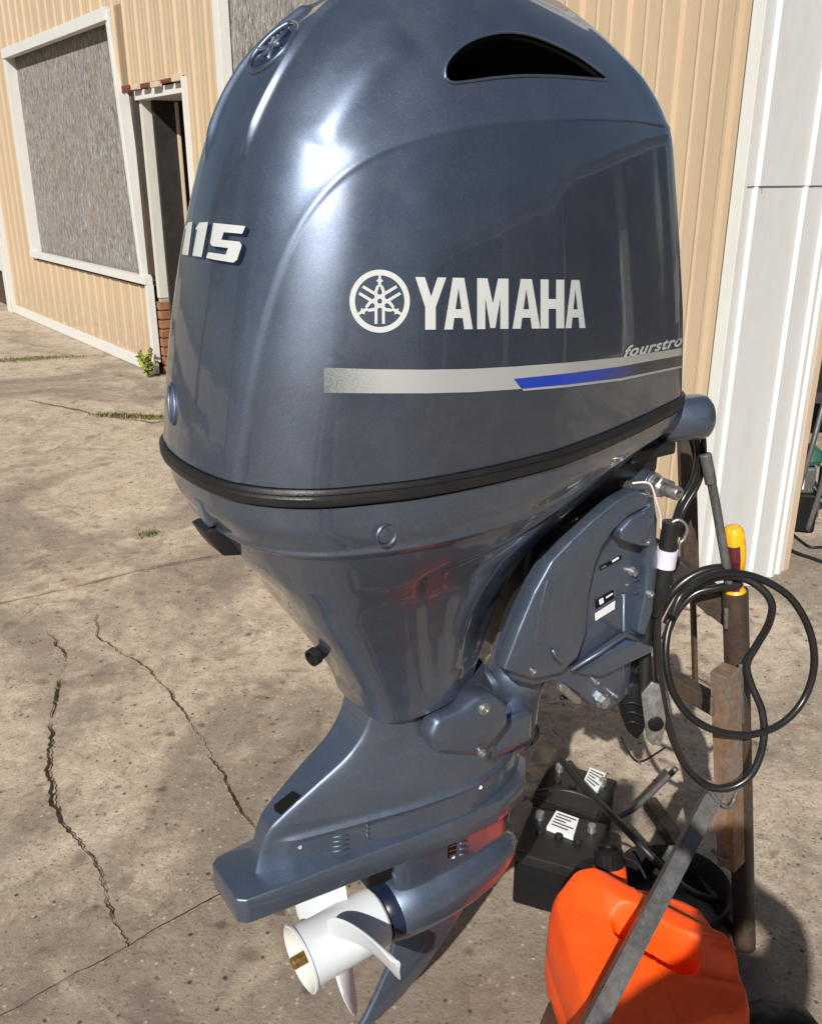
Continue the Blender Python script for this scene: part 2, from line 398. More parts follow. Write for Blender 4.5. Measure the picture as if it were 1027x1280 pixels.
sheets(-1.56, -.97, .02, WTOP); sheets(-2.9, -1.56, 3.7, WTOP); sheets(-5.31, -2.9, .02, WTOP)
def wpart(name, args, mat, parent=tan, bevel=.003): v, f_ = wbox(*args, bevel); return mk(name, v, f_, mat, parent)
wpart('base_trim', (.0, 4.48, .0, .035, .006, .10), M['trim'])
wpart('corner_trim', (4.42, 4.50, -.03, .035, .10, WTOP), M['trim'])
wpart('window_frame', (3.245, 3.32, -.06, .04, .72, 2.70), M['trim'])
bmk('window_frame', prism_bm([wl(a, .035, b) for a, b in ((.330, 2.70), (.275, 2.70), (.085, .76), (.140, .76))], WN * -.09, .004), M['trim'], tan)
sheets(.20, .25, 2.14, 2.72)
wpart('window_frame', (.285, 3.32, -.02, .05, 2.632, 2.72), M['trim'])
wpart('window_sill', (.01, 3.32, -.02, .05, .725, .785), M['trim'])
wpart('door_trim', (.0, .055, -.02, .035, .10, .724), M['trim'])
wpart('window_board', (.02, 3.40, -.075, -.06, .70, 2.72), M['osb'])
wpart('window_backing', (.02, 3.6, -.14, -.09, .0, 3.0), M['inside'])
# battered lintel edge
for i in range(6):
    a = .14 - i * .19
    wpart('lintel_splinter', (a, a - random.uniform(.12, .18), .0, .03, 2.135 + random.uniform(-.01, .01), 2.17 + random.uniform(-.01, .015)), M['peach' if i % 2 else 'redwood'])
wpart('lintel', (-.97, .0, -.30, -.012, 2.07, 2.134), M['trim'])
wpart('door_frame', (-.995, -.965, -.2, .03, .0, 2.16), M['trim'])
# left reveal: door jamb boards, bricks at its foot
wpart('door_jamb', (-.05, -.005, -.16, -.04, .62, 2.13), M['door'])
wpart('door_jamb', (-.09, -.05, -.24, -.14, .02, 2.06), M['door'])
wpart('dark_gap', (-.0, .06, -.035, -.005, .80, 2.13), M['post'])
wpart('brick_backing', (-.045, .0, -.17, -.05, .0, .62), M['mortar'])
bz = .01; row = 0
while bz < .60:
    wpart('brick', (-.062, -.0, -.165, -.03, bz, bz + .062), M['brick'], tan, .004); bz += .074; row += 1
# dark room behind the doorway
def room(name, args, mat): v, f_ = wbox(*args); return mk(name, v, f_, mat, tan)
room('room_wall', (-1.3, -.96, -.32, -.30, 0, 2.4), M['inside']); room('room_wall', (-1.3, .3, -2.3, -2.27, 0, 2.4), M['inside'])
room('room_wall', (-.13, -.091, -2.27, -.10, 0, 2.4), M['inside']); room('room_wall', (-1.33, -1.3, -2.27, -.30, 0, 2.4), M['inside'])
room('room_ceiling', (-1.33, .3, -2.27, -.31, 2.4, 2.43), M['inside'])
rd = thing('leaning_board', 'dark red wooden board standing just inside the open doorway', 'board', wl(-.25, -.5, 0))
v, f_ = bar_geo(wl(-.150, -.28, 0.0), wl(-.150, -.275, 2.06), .036, .018, WN, .003); mk('board', v, f_, M['peach'], rd)
v, f_ = bar_geo(wl(-.150, -.375, 0.0), wl(-.150, -.365, 2.05), .036, .055, WN, .003); mk('board', v, f_, M['redwood'], rd)
# second boarded opening with white trim
wpart('opening_trim', (-1.64, -1.555, -.02, .05, .0, 3.7), M['trim'])
wpart('opening_trim', (-2.98, -2.90, -.02, .05, .0, 3.7), M['trim'])
wpart('plank_backing', (-3.0, -1.55, -.10, -.06, .0, 3.75), M['inside'])
s = -1.58
while s > -2.88:
    wd = random.uniform(.14, .22); e = max(s - wd, -2.9); wpart('weathered_plank', (s - .004, e, -.05, -.03 + random.uniform(-.004, .004), .02, 3.69), M['osb']); s = e
# far left white door and post beyond the corner
fd = thing('white_side_door', 'white door with a pale frame beyond the far left corner of the tan wall', 'door', wl(5.0, 0, 0))
v, f_ = wbox(4.52, 4.66, -.02, .05, 0, 2.6, .004); mk('door_frame', v, f_, M['trim'], fd)
v, f_ = wbox(4.67, 5.6, -.04, -.0, .45, 2.3, .004); mk('door_panel', v, f_, M['whitewall'], fd)
v, f_ = wbox(4.67, 6.2, -.12, -.08, .0, .45, .004); mk('dark_footing', v, f_, M['post'], fd)
# white wing wall of ribbed sheet standing square to the tan wall at its right end
ww = thing('white_wing_wall', 'white ribbed sheet metal wing wall at the right end of the tan wall', 'wall', wl(-5.33, -.28, 0))
RN = [-.045, -.335, -.475, -.525]
def wprof(n):
    for c in RN:
        d = abs(n - c)
        if d < .017: return .014 * min(1, (.017 - d) / .007)
    return 0
def wsheet(z0, z1, off):
    S = {0.022, -.555}
    for c in RN:
        for d in (-.017, -.010, .010, .017): S.add(c + d)
    S = sorted(S); V = []; Fc = []
    for n_ in S: V += [wl(-5.345 - off - wprof(n_), n_, z0), wl(-5.345 - off - wprof(n_), n_, z1)]
    for i in range(len(S) - 1): Fc.append([2 * i, 2 * i + 2, 2 * i + 3, 2 * i + 1])
    return mk('wall_sheet', V, Fc, M['whitewall'], ww)
wsheet(.0, 1.535, 0); wsheet(1.515, WTOP, .006)
def wpiece(name, args, mat): v, f_ = wbox(*args, .002); return mk(name, v, f_, mat, ww)
wpiece('corner_trim', (-5.358, -5.312, .022, .040, 0, WTOP), M['trim'])
wpiece('edge_board', (-5.352, -5.30, -.600, -.556, 0, WTOP), M['peach'])
wpiece('wall_core', (-5.343, -5.31, -.555, .02, 0, WTOP), M['inside'])

# ------------------------------------------------------------------ OUTBOARD MOTOR
mot = thing('outboard_motor', 'large blue grey outboard motor with white propeller hung on a steel stand', 'outboard motor', ew(.35, 0, 0))
PL = np.array([(-.023, 0), (-.0225, .02), (-.0205, .045), (-.017, .069), (-.006, .11), (.021, .15), (.062, .181), (.11, .198), (.171, .213), (.255, .218), (.33, .215), (.385, .209), (.48, .186), (.582, .155), (.66, .128), (.715, .108), (.745, .088), (.76, .06), (.765, .03), (.765, 0)])
PN = PL.copy(); PN[:, 0] = (PL[:, 0] + .023) / .788; PN[:, 1] /= .218
def closed_outline(half, n):
    pts = [Vector((a, b, 0)) for a, b in half] + [Vector((a, -b, 0)) for a, b in half[::-1][1:-1]]
    P = catmull(pts, 10, True); P = np.array([(p.x, p.y) for p in P])
    d = np.linalg.norm(np.roll(P, -1, 0) - P, axis=1); c = np.concatenate([[0], np.cumsum(d)]); Q = np.vstack([P, P[:1]])
    t = np.linspace(0, c[-1], n, endpoint=False)
    P = np.stack([np.interp(t, c, Q[:, 0]), np.interp(t, c, Q[:, 1])], 1)
    for _ in range(2): P = (np.roll(P, 1, 0) + 2 * P + np.roll(P, -1, 0)) / 4
    return P
ZK = np.array([0, .1, .2, .3, .36, .42, .46, .50, .53, .545])
XR = [-.010, .006, .027, .054, .076, .114, .157, .218, .288, .364]
XF = [.765, .752, .733, .715, .705, .661, .603, .529, .45, .389]
WW = [.218, .217, .209, .192, .175, .15, .127, .095, .056, .013]
TK = np.arcsin(np.clip(ZK / .546, 0, 1))
def cowl_grid(nu, nv):
    ol = closed_outline(PN, nu); G = np.zeros((nv, nu, 3))
    tt = np.linspace(0, TK[-1], nv); r, q, ww_ = pchip(TK, XR, tt), pchip(TK, XF, tt), pchip(TK, WW, tt)
    for i in range(nv):
        G[i, :, 0] = r[i] + (q[i] - r[i]) * ol[:, 0]; G[i, :, 1] = ww_[i] * ol[:, 1]; G[i, :, 2] = 1.24 + .546 * math.sin(tt[i])
    return G
def grid_faces(nu, nv, cap_top=True, cap_bot=False, base=0):
    Fc = []
    for i in range(nv - 1):
        for j in range(nu):
            k = (j + 1) % nu; Fc.append([base + i * nu + k, base + i * nu + j, base + (i + 1) * nu + j, base + (i + 1) * nu + k])
    if cap_top: Fc.append([base + (nv - 1) * nu + j for j in range(nu)][::-1])
    if cap_bot: Fc.append([base + j for j in range(nu)])
    return Fc
def eworld(G): return [ew(*p) for p in G.reshape(-1, 3)]
def bvh_of(V, Fc): return BVHTree.FromPolygons([tuple(v) for v in V], Fc)
def cast(bvh, px, py):
    h = bvh.ray_cast(CAM, ray(px, py).normalized()); return (h[0], h[1]) if h[0] else (None, None)
# plain shape first, to find where the moulded lines of the cover run
G0 = cowl_grid(160, 80); B0 = bvh_of(eworld(G0), grid_faces(160, 80))
def trace(bvh, L, n=6):
    out = []
    for p in catmull([Vector((a, b, 0)) for a, b in L], n):
        h, _ = cast(bvh, p.x, p.y)
        if h: out.append(we(h))
    return out
arc = trace(B0, [(296, 606), (303, 560), (312, 500), (322, 440), (336, 385), (352, 335), (372, 290), (398, 252), (432, 218), (480, 190), (540, 170), (600, 158), (670, 151), (740, 149), (800, 152), (838, 160)])
ridge = trace(B0, [(303, 206), (312, 176), (324, 146), (338, 117), (356, 84), (376, 52), (398, 24), (420, 4)])
crease2 = trace(B0, [(396, 186), (417, 151), (445, 109), (480, 75), (515, 46)])
def polydist(P, L):
    """P (n,2) distance and side to polyline L"""
    best = np.full(len(P), 1e9); side = np.zeros(len(P)); tpar = np.zeros(len(P))
    for i in range(len(L) - 1):
        a, b = np.array(L[i]), np.array(L[i + 1]); d = b - a; l2 = d @ d
        if l2 < 1e-12: continue
        t = np.clip(((P - a) @ d) / l2, 0, 1); q = a + t[:, None] * d; r = P - q; ds = np.linalg.norm(r, axis=1)
        m = ds < best; best[m] = ds[m]; side[m] = np.sign(d[0] * r[m, 1] - d[1] * r[m, 0]); tpar[m] = (i + t[m]) / (len(L) - 1)
    return best, side, tpar
def sstep(x): x = np.clip(x, 0, 1); return x * x * (3 - 2 * x)
arc2 = [(p.x, p.z) for p in arc]
arc2 = [(arc2[0][0], 1.2)] + arc2 + [(arc2[-1][0] + .2, arc2[-1][1] - .02)]
NU, NV = 760, 380
G = cowl_grid(NU, NV)
du = np.roll(G, -1, 1) - np.roll(G, 1, 1); dv = np.gradient(G, axis=0); nn = np.cross(du, dv); nn /= np.linalg.norm(nn, axis=2, keepdims=True) + 1e-9
cen = G - np.array([.37, 0, 1.35]); sg = np.sign((nn * cen).sum(2).mean()); nn *= sg
P2 = G[:, :, [0, 2]].reshape(-1, 2); ds, sd_, _ = polydist(P2, arc2)
outer = sd_ * ds                               # positive to the left of travel = outside the side panel
disp = (.0016 * sstep(outer / .006 + .5) - .0030 * np.clip(outer / .020, 0, 99) * np.exp(1 - np.clip(outer / .020, 0, 99)) * sstep((np.abs(nn[:, :, 1].reshape(-1)) - .35) / .45)).reshape(NV, NU)
# rear spine ridge, mirrored
rk = [(abs(p.y), p.z) for p in ridge]; R2 = np.stack([np.abs(G[:, :, 1]), G[:, :, 2]], 2).reshape(-1, 2)
dr, sr, tr = polydist(R2, rk); rear = (G[:, :, 0].reshape(-1) < .40) & (G[:, :, 2].reshape(-1) > 1.4)
amp = sstep(tr * 4.0) * rear
disp += (amp * (.0060 * np.exp(-(dr / .0055) ** 2) + .003 * sstep(1 - dr / .05) * (sr > 0) * 0)).reshape(NV, NU)
inn = np.abs(G[:, :, 1].reshape(-1)) < np.interp(G[:, :, 2].reshape(-1), [a[1] for a in rk], [a[0] for a in rk])
disp += (-.002 * amp * sstep(dr / .012) * inn).reshape(NV, NU)
ck = [(p.x, p.z) for p in crease2]; dc, sc, tc = polydist(P2, ck)
disp += (.0030 * np.exp(-(dc / .014) ** 2) * sstep(tc * 5) * sstep((1 - tc) * 5)).reshape(NV, NU)
G = G + nn * disp[:, :, None]
V = eworld(G); Fc = grid_faces(NU, NV, True, True)
# air intake: cut a shaped pocket into the shoulder
B1 = bvh_of(V, Fc)
intake_px = [(557, 97), (556, 86), (562, 73), (580, 56), (605, 45), (632, 41), (660, 44), (690, 55), (720, 70), (743, 86), (757, 99), (735, 98.5), (700, 96), (655, 95), (615, 98), (578, 103), (563, 103)]
ring = [cast(B1, p.x, p.y) for p in catmull([Vector((a, b, 0)) for a, b in intake_px], 3, True)]
inorm = sum((r[1] for r in ring), Vector()).normalized()
if inorm.dot(CAM - ring[0][0]) < 0: inorm = -inorm
ci = sum((r[0] for r in ring), Vector()) / len(ring)
n = len(ring); cv = []; cf = []
for dd, sc_ in ((.03, 1.0), (-.012, 1.0), (-.05, .88), (-.075, .7)):
    for r in ring: cv.append(ci + (r[0] - ci) * sc_ + inorm * dd)
for k in range(3):
    for j in range(n): l = (j + 1) % n; cf.append([k * n + j, k * n + l, (k + 1) * n + l, (k + 1) * n + j])
cf.append(list(range(n))[::-1]); cf.append([3 * n + j for j in range(n)])
bmc = bmesh.new(); bv = [bmc.verts.new(v - OFF[mot]) for v in cv]
for q in cf: bmc.faces.new([bv[i] for i in q])
bmesh.ops.recalc_face_normals(bmc, faces=bmc.faces[:])
mc = bpy.data.meshes.new('cutter'); bmc.to_mesh(mc); bmc.free(); mc.materials.append(M['void'])
oc = bpy.data.objects.new('cutter', mc); COL.objects.link(oc); oc.location = OFF[mot]
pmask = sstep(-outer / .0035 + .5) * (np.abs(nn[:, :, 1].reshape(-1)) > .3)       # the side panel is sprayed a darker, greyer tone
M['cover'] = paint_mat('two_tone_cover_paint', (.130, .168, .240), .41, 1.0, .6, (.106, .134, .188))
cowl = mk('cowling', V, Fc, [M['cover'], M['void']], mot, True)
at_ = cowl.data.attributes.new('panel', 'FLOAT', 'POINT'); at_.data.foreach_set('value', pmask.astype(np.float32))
bmf = bmesh.new(); bmf.from_mesh(cowl.data); bmesh.ops.recalc_face_normals(bmf, faces=bmf.faces[:]); bmf.to_mesh(cowl.data); bmf.free()
md = cowl.modifiers.new('b', 'BOOLEAN'); md.object = oc; md.operation = 'DIFFERENCE'; md.solver = 'EXACT'; md.material_mode = 'TRANSFER'
bpy.context.view_layer.update(); dg = bpy.context.evaluated_depsgraph_get()
me2 = bpy.data.meshes.new_from_object(cowl.evaluated_get(dg)); cowl.modifiers.clear(); cowl.data = me2
bpy.data.objects.remove(oc); me2.set_sharp_from_angle(angle=math.radians(32))
rim = [r[0] + inorm * .0005 for r in ring]
v, f_ = tube_geo(rim, .0016, 8, True); mk('intake_rim', v, f_, M['paint'], mot, True)
v, f_ = tube_geo([ci + (r[0] - ci) * .97 - inorm * .006 for r in ring], .004, 8, True); mk('intake_gasket', v, f_, M['void'], mot, True)
for q_ in ((672, 200), (672, 300), (672, 450), (765, 280), (540, 300), (250, 400)):
    h_, n_ = cast(B1, *q_); d_ = (h_ - CAM).normalized(); n_ = n_ if n_.dot(d_) < 0 else -n_; print('REFL', q_, (d_ - 2 * d_.dot(n_) * n_)[:], h_[:])
print('cowl', len(me2.polygons))

def loft(name, zs, xr, xf, ws, half, nu, nv, mat, disp=None, caps=(True, True), z0z1=None, sharp=40, side_shift=None):
    ol = closed_outline(np.array(half, float), nu); zz = np.linspace(zs[0], zs[-1], nv); s = 1 if zs[-1] > zs[0] else -1
    r, q, ww_ = pchip(np.array(zs) * s, xr, zz * s), pchip(np.array(zs) * s, xf, zz * s), pchip(np.array(zs) * s, ws, zz * s)
    G = np.zeros((nv, nu, 3))
    for i in range(nv):
        G[i, :, 0] = r[i] + (q[i] - r[i]) * ol[:, 0]; G[i, :, 1] = ww_[i] * ol[:, 1]; G[i, :, 2] = zz[i]
    if disp is not None: G = disp(G)
    V = eworld(G); Fc = grid_faces(nu, nv, caps[1], caps[0])
    o = mk(name, V, Fc, mat, mot, True, None, sharp); return o, V, Fc

# black seal between cover and lower pan: a lipped band
def band(name, z0, z1, grow, mat, rings):
    ol = closed_outline(PN, 300); V = []
    for (fz, gr_) in rings:
        z = z0 + (z1 - z0) * fz
        c = np.array([.37, 0])
        for (a, b) in ol:
            x = -.010 + .775 * a; y = .218 * b; d = np.array([x, y]) - c; l = np.linalg.norm(d)
            d = d * (1 + (grow + gr_) / l) + c; V.append(ew(d[0], d[1], z))
    return mk(name, V, grid_faces(300, len(rings), False, False), mat, mot, True, None, 30)
band('rubber_seal', 1.2195, 1.2390, .002, M['rubber'], [(0, -.012), (0, .002), (.12, .0042), (.5, .0048), (.62, .0035), (.68, .0035), (.74, .0050), (.93, .0042), (1, .003), (1, -.012)])
# the lower pan and mid section, one tapering casting cover
mz = [1.216, 1.19, 1.16, 1.10, 1.05, 1.00, .95, .90, .86, .835]
mr = [-.008, -.004, .012, .048, .088, .118, .150, .180, .200, .207]
mf = [.765, .74, .68, .59, .515, .468, .442, .425, .412, .405]
mw = [.217, .215, .206, .176, .148, .128, .111, .098, .090, .086]
PM = PN.copy()
def mdisp(G):
    x, y, z = G[:, :, 0], G[:, :, 1].copy(), G[:, :, 2]; wm = np.abs(y).max(axis=1, keepdims=True); fl = sstep((1.17 - z) / .16) * (1 - sstep(((x - x.min(axis=1, keepdims=True)) / (np.ptp(x, axis=1, keepdims=True)) - .50) / .35))
    y = wm * np.sign(y) * (np.abs(y) / wm) ** (1 - .42 * fl); G[:, :, 1] = y
    zl = 1.152 + .03 * np.clip((x - .3) / .3, 0, 1) ** 2        # moulded line round the pan
    s = y / (np.abs(y).max(axis=1, keepdims=True) + 1e-6); rx = np.clip((.30 - x) / .30, 0, 1); st = sstep((zl - z) / .008 + .5)
    pr = -.0045 * st + .0030 * np.exp(-((z - zl - .003) / .0045) ** 2)
    G[:, :, 1] = y + s * pr; G[:, :, 0] = x - rx * pr; s = np.sign(y) * np.clip(np.abs(y) / .05, 0, 1)
    # hollow side panel
    x, z = G[:, :, 0], G[:, :, 2]
    inside = sstep((x - (.20 + (1.09 - z) * .30)) / .03) * sstep((1.105 + .12 * (x - .2) - z) / .02) * sstep((z - .86) / .03) * sstep((.42 + (z - .9) * .5 - x) / .05)
    G[:, :, 1] -= s * .004 * inside
    # narrower forward part under the pan, where the swivel bracket tucks in
    return G
mid, mV, mF = loft('mid_section', mz, mr, mf, mw, PM, 300, 220, M['paint'], mdisp)
BM = bvh_of(mV, mF)
# lower unit
foil = [(0, 0), (.0, .40), (.0, .68), (.012, .76), (.06, .81), (.18, .88), (.34, .95), (.5, 1), (.7, .93), (.86, .70), (.96, .36), (1, .12), (1, 0)]
lz = [.838, .81, .78, .745, .71, .693, .66, .60]
lr = [.216, .206, .184, .132, .080, .060, .045, .030]
lf = [.435, .455, .475, .49, .50, .505, .515, .52]
lw = [.084, .084, .083, .082, .081, .080, .079, .078]
def ldisp(G):
    x, y, z = G[:, :, 0], G[:, :, 1], G[:, :, 2]; s = np.sign(y)
    rearw = np.clip((x - G[:, :, 0].min(axis=1, keepdims=True)) / .33, 0, 1)
    ff = np.interp(z, [.60, .66, .70, .745, .79, .838], [.20, .22, .30, .44, .54, .60])
    G[:, :, 1] = y * (ff + (1 - ff) * rearw ** .7)
    zl = .672 - .0 * x; st = sstep((zl - z) / .006 + .5); G[:, :, 1] += s * .004 * st * sstep((x - .06) / .03)
    G[:, :, 1] += s * .0025 * np.exp(-((z - zl) / .004) ** 2) * sstep((x - .06) / .03)
    return G
leg, lV, lF = loft('lower_unit_casing', lz, lr, lf, lw, foil, 220, 140, M['paint_leg'], ldisp)
BL = bvh_of(lV, lF)
# anti ventilation plate
plan = [(-.008, .0), (-.008, .042), (.004, .052), (.06, .058), (.14, .064), (.24, .074), (.33, .082), (.42, .082), (.49, .062), (.53, .02)]
pts = [ew(a, b, .582) for a, b in plan] + [ew(a, -b, .582) for a, b in plan[::-1][:-1]]
bm = prism_bm(pts, UZ * .042, .0035, 3); bmk('anti_ventilation_plate', bm, M['paint_leg'], mot, True, 50)
# gearcase strut and torpedo
strut = loft('gearcase_strut', [.59, .56, .52, .47, .43], [.262, .262, .262, .268, .275], [.525, .522, .515, .51, .50], [.060, .048, .038, .034, .036],
             [(0, 0), (0, .45), (.03, .7), (.15, .92), (.4, 1), (.65, .9), (.85, .6), (.96, .28), (1, 0)], 120, 50, M['paint_leg'])
ax0 = ew(.264, 0, .427); axd = (ew(.53, 0, .447) - ax0).normalized()
v, f_ = lathe_geo(ax0, axd, [(0, .001), (0, .050), (.004, .053), (.04, .057), (.09, .059), (.14, .057), (.19, .050), (.22, .041), (.245, .028), (.262, .014), (.268, .001)], 48)
mk('gearcase_torpedo', v, f_, M['paint_leg'], mot, True, None, 40)
TV, TF = v, f_
v, f_ = lathe_geo(ax0 - axd * .018, axd, [(0, .001), (0, .046), (.01, .0505), (.036, .0525), (.0365, .001)], 40); mk('exhaust_ring', v, f_, M['navy'], mot, True, None, 40)
# skeg
sk = [(.275, .38), (.262, .31), (.235, .26), (.214, .225), (.198, .206), (.212, .199), (.245, .207), (.290, .228), (.335, .262), (.378, .305), (.413, .345), (.458, .388), (.44, .41), (.36, .41)]
bm = prism_bm([ew(a, -.006, b) for a, b in sk], ES * .012, .004, 2); bmk('skeg', bm, M['paint_leg'], mot, True, 50)
# trim tab / anode under plate
v, f_ = box_geo(ew(.236, .0, .545), EF * .022, ES * .022, UZ * .038, .004); mk('trim_tab', v, f_, M['blackplastic'], mot)
# water intake slot with fins
def on(bvh, px, py, d=0.0):
    h, nrm = cast(bvh, px, py)
    if h is None: return None
    if nrm.dot(CAM - h) < 0: nrm = -nrm
    return h + nrm * d
sV, sF = strut[1], strut[2]
BS = bvh_of(*join_geo((sV, sF), (TV, TF), (lV, lF)))

def decal(name, polys, bvh, mat, off=.0006, step=5, parent=mot, holes=None, label=None):
    """flat print: outlines laid on the surface they belong to, following its curve"""
    V, Fc = [], []
    for pi, poly in enumerate(polys):
        bm = bmesh.new()
        hs = holes[pi] if holes and pi < len(holes) and holes[pi] else []
        loops = [[Vector((a, b, 0)) for a, b in poly]] + [[Vector((a, b, 0)) for a, b in h] for h in hs]
        tri = tessellate_polygon(loops); flat = [p for l in loops for p in l]
        bv = [bm.verts.new(p) for p in flat]
        for t_ in tri:
            try: bm.faces.new([bv[i] for i in t_])
            except ValueError: pass
        x0, x1 = min(p.x for p in flat), max(p.x for p in flat); y0, y1 = min(p.y for p in flat), max(p.y for p in flat)
        a = x0 + step
        while a < x1: bmesh.ops.bisect_plane(bm, geom=bm.verts[:] + bm.edges[:] + bm.faces[:], plane_co=(a, 0, 0), plane_no=(1, 0, 0)); a += step
        a = y0 + step
        while a < y1: bmesh.ops.bisect_plane(bm, geom=bm.verts[:] + bm.edges[:] + bm.faces[:], plane_co=(0, a, 0), plane_no=(0, 1, 0)); a += step
        bm.verts.index_update(); W = [on(bvh, v.co.x, v.co.y, off) for v in bm.verts]; idx = {}
        for v_ in bm.verts:
            if W[v_.index] is not None: idx[v_.index] = len(V); V.append(W[v_.index])
        for f in bm.faces:
            q = [v_.index for v_ in f.verts]
            if all(i in idx for i in q):
                P_ = [V[idx[i]] for i in q]
                if max((P_[k] - P_[k - 1]).length for k in range(len(P_))) < .04: Fc.append([idx[i] for i in q])
        bm.free()
    o = mk(name, V, Fc, mat, parent, True)
    if label: o['label'] = label
    return o
# flip faces toward camera not needed (double sided)
decal('water_intake', [[(560, 1038), (571, 1033), (569, 1070), (559, 1073)]], bvh_of(sV, sF), M['void'], .0010, 10)
for k in range(6):
    y = 1032 + k * 7.2; h0 = on(BS, 573, y, .002); h1 = on(BS, 583, y - 3, .001)
    v, f_ = tube_geo([h0, h1], .0022, 6); mk('intake_fin', v, f_, M['paint_leg'], mot, True)
for k in range(6):
    h0 = on(BS, 561, 1040 + k * 6, .001); h1 = on(BS, 569, 1037 + k * 6, .001); v, f_ = tube_geo([h0, h1], .0011, 6); mk('intake_bar', v, f_, M['redwood'], mot)
for (x, y, b_) in ((600, 984, BS), (375, 1059, BL), (566, 1071, BS)):
    h = on(b_, x, y, .0); 
    if h: v, f_ = lathe_geo(h, (CAM - h), [(-.004, .0045), (.001, .0035), (.0015, .003), (.0015, .001)], 12); mk('screw', v, f_, M['paint_leg'], mot, True, None, 30)
for col_ in range(2):
    for k in range(4):
        h0 = on(BL, 416 + col_ * 46, 1047 + k * 6 - col_ * 16, .0003); h1 = on(BL, 436 + col_ * 12 + 10 * col_, 1043 + k * 6 - col_ * 18, .0003)
        if h0 and h1: v, f_ = tube_geo([h0, h1], .0011, 6); mk('cast_line', v, f_, M['paint_leg'], mot, True)
decal('black_patch', [[(343, 1007), (366, 989), (377, 995), (371, 1001), (352, 1019), (344, 1014)]], BL, M['void'], .0015, 8)

def along_x(t):
    g_ = t.nodes.new('ShaderNodeNewGeometry'); d_ = N(t, 'ShaderNodeVectorMath', operation='DOT_PRODUCT'); t.links.new(g_.outputs['Position'], d_.inputs[0]); d_.inputs[1].default_value = EF
    return d_.outputs['Value']
def span(px, py): return on(B1, px, py).dot(EF)
def stripe_mat():
    m, t, b = nodes_mat('silver_stripe_print'); x = along_x(t); co = coords(t)
    mr_ = N(t, 'ShaderNodeMapRange'); mr_.inputs['From Min'].default_value = span(405, 475); mr_.inputs['From Max'].default_value = span(500, 475); t.links.new(x, mr_.inputs['Value'])
    ad = N(t, 'ShaderNodeMath', operation='MULTIPLY_ADD'); t.links.new(mr_.outputs[0], ad.inputs[0]); ad.inputs[1].default_value = .75; t.links.new(noise(t, co, 900, 2, .8), ad.inputs[2])
    t.links.new(ramp(t, ad.outputs[0], [(.50, (.16, .18, .19)), (.70, (.33, .35, .35)), (1.1, (.50, .52, .51))]), b.inputs['Base Color']); setp(b, Metallic=.3, Roughness=.38, Coat_Weight=.4); return m
def blue_mat():
    m, t, b = nodes_mat('blue_to_black_stripe_print'); x = along_x(t)
    mr_ = N(t, 'ShaderNodeMapRange'); mr_.inputs['From Min'].default_value = span(735, 465); mr_.inputs['From Max'].default_value = span(800, 458); t.links.new(x, mr_.inputs['Value'])
    t.links.new(ramp(t, mr_.outputs[0], [(0, (.006, .045, .42)), (1, (.006, .012, .035))]), b.inputs['Base Color']); setp(b, Roughness=.3, Coat_Weight=.5); return m
M['stripe'] = stripe_mat(); M['bluefade'] = blue_mat()

# ---- badges and lettering on the cover
BC = B1
def cellpoly(pts, q):
    (x0, yt0, yb0), (x1, yt1, yb1) = q; out = []
    for a, b in pts:
        t = yt0 + (yt1 - yt0) * a; bb = yb0 + (yb1 - yb0) * a; out.append((x0 + (x1 - x0) * a, bb + (t - bb) * b))
    return out
def ty(x): return 346.3 + (x - 520) * (350.2 - 346.3) / 210
def by(x): return 412.2 + (x - 520) * (410 - 412.2) / 210
def cell(pts, x0, x1): return cellpoly(pts, ((x0, ty(x0), by(x0)), (x1, ty(x1), by(x1))))
gY = [(0, 1), (.31, 1), (.51, .63), (.72, 1), (1, 1), (.66, .43), (.66, 0), (.32, 0), (.32, .43)]
gA = [(0, 0), (.30, 1), (.70, 1), (1, 0), (.70, 0), (.65, .22), (.35, .22), (.30, 0)]; hA = [(.395, .39), (.605, .39), (.5, .80)]
gM = [(0, 0), (0, 1), (.33, 1), (.5, .50), (.67, 1), (1, 1), (1, 0), (.74, 0), (.74, .62), (.58, .02), (.42, .02), (.26, .62), (.26, 0)]
gH = [(0, 0), (0, 1), (.34, 1), (.34, .60), (.66, .60), (.66, 1), (1, 1), (1, 0), (.66, 0), (.66, .40), (.34, .40), (.34, 0)]
L = [(gY, None, 518.5, 557), (gA, hA, 554.5, 590), (gM, None, 595.5, 634.5), (gA, hA, 639.5, 674), (gH, None, 674.5, 704), (gA, hA, 705.5, 730.5)]
decal('brand_lettering', [cell(g_, a, b) for g_, h_, a, b in L], BC, M['decalwhite'], .0009, 6, holes=[[cell(h_, a, b)] if h_ else None for g_, h_, a, b in L])
def circ(cx, cy, rx, ry, n=48, a0=0): return [(cx + rx * math.cos(a0 + 2 * math.pi * k / n), cy + ry * math.sin(a0 + 2 * math.pi * k / n)) for k in range(n)]
LX, LY, RX, RY = 474.2, 376.5, 37.6, 39.4
polys = [circ(LX, LY, RX, RY)]; hls = [[circ(LX, LY, RX * .82, RY * .82)]]
def lg(pts, ang):
    c_, s_ = math.cos(ang), math.sin(ang); return [(LX + RX * (c_ * a - s_ * b), LY - RY * (s_ * a + c_ * b)) for a, b in pts]
for k in range(3):
    an = math.radians(90 + 120 * k)
    polys += [lg([(.46, -.05), (.60, -.05), (.64, -.12), (.70, -.05), (.95, -.02), (.95, .02), (.70, .05), (.64, .12), (.60, .05), (.46, .05)], an)]
    polys += [lg([(-.72, s_ * .075), (.30, s_ * .075), (.42, s_ * .03), (.50, s_ * .03), (.50, s_ * .10), (.34, s_ * .17), (-.72, s_ * .17)], an) for s_ in (1, -1)]
    hls += [None] * 3
decal('tuning_fork_emblem', polys, BC, M['decalwhite'], .0009, 6, holes=hls)
film = [(498, 343), (733, 347), (735, 350), (735, 413), (733, 415), (500, 415), (520, 380)]
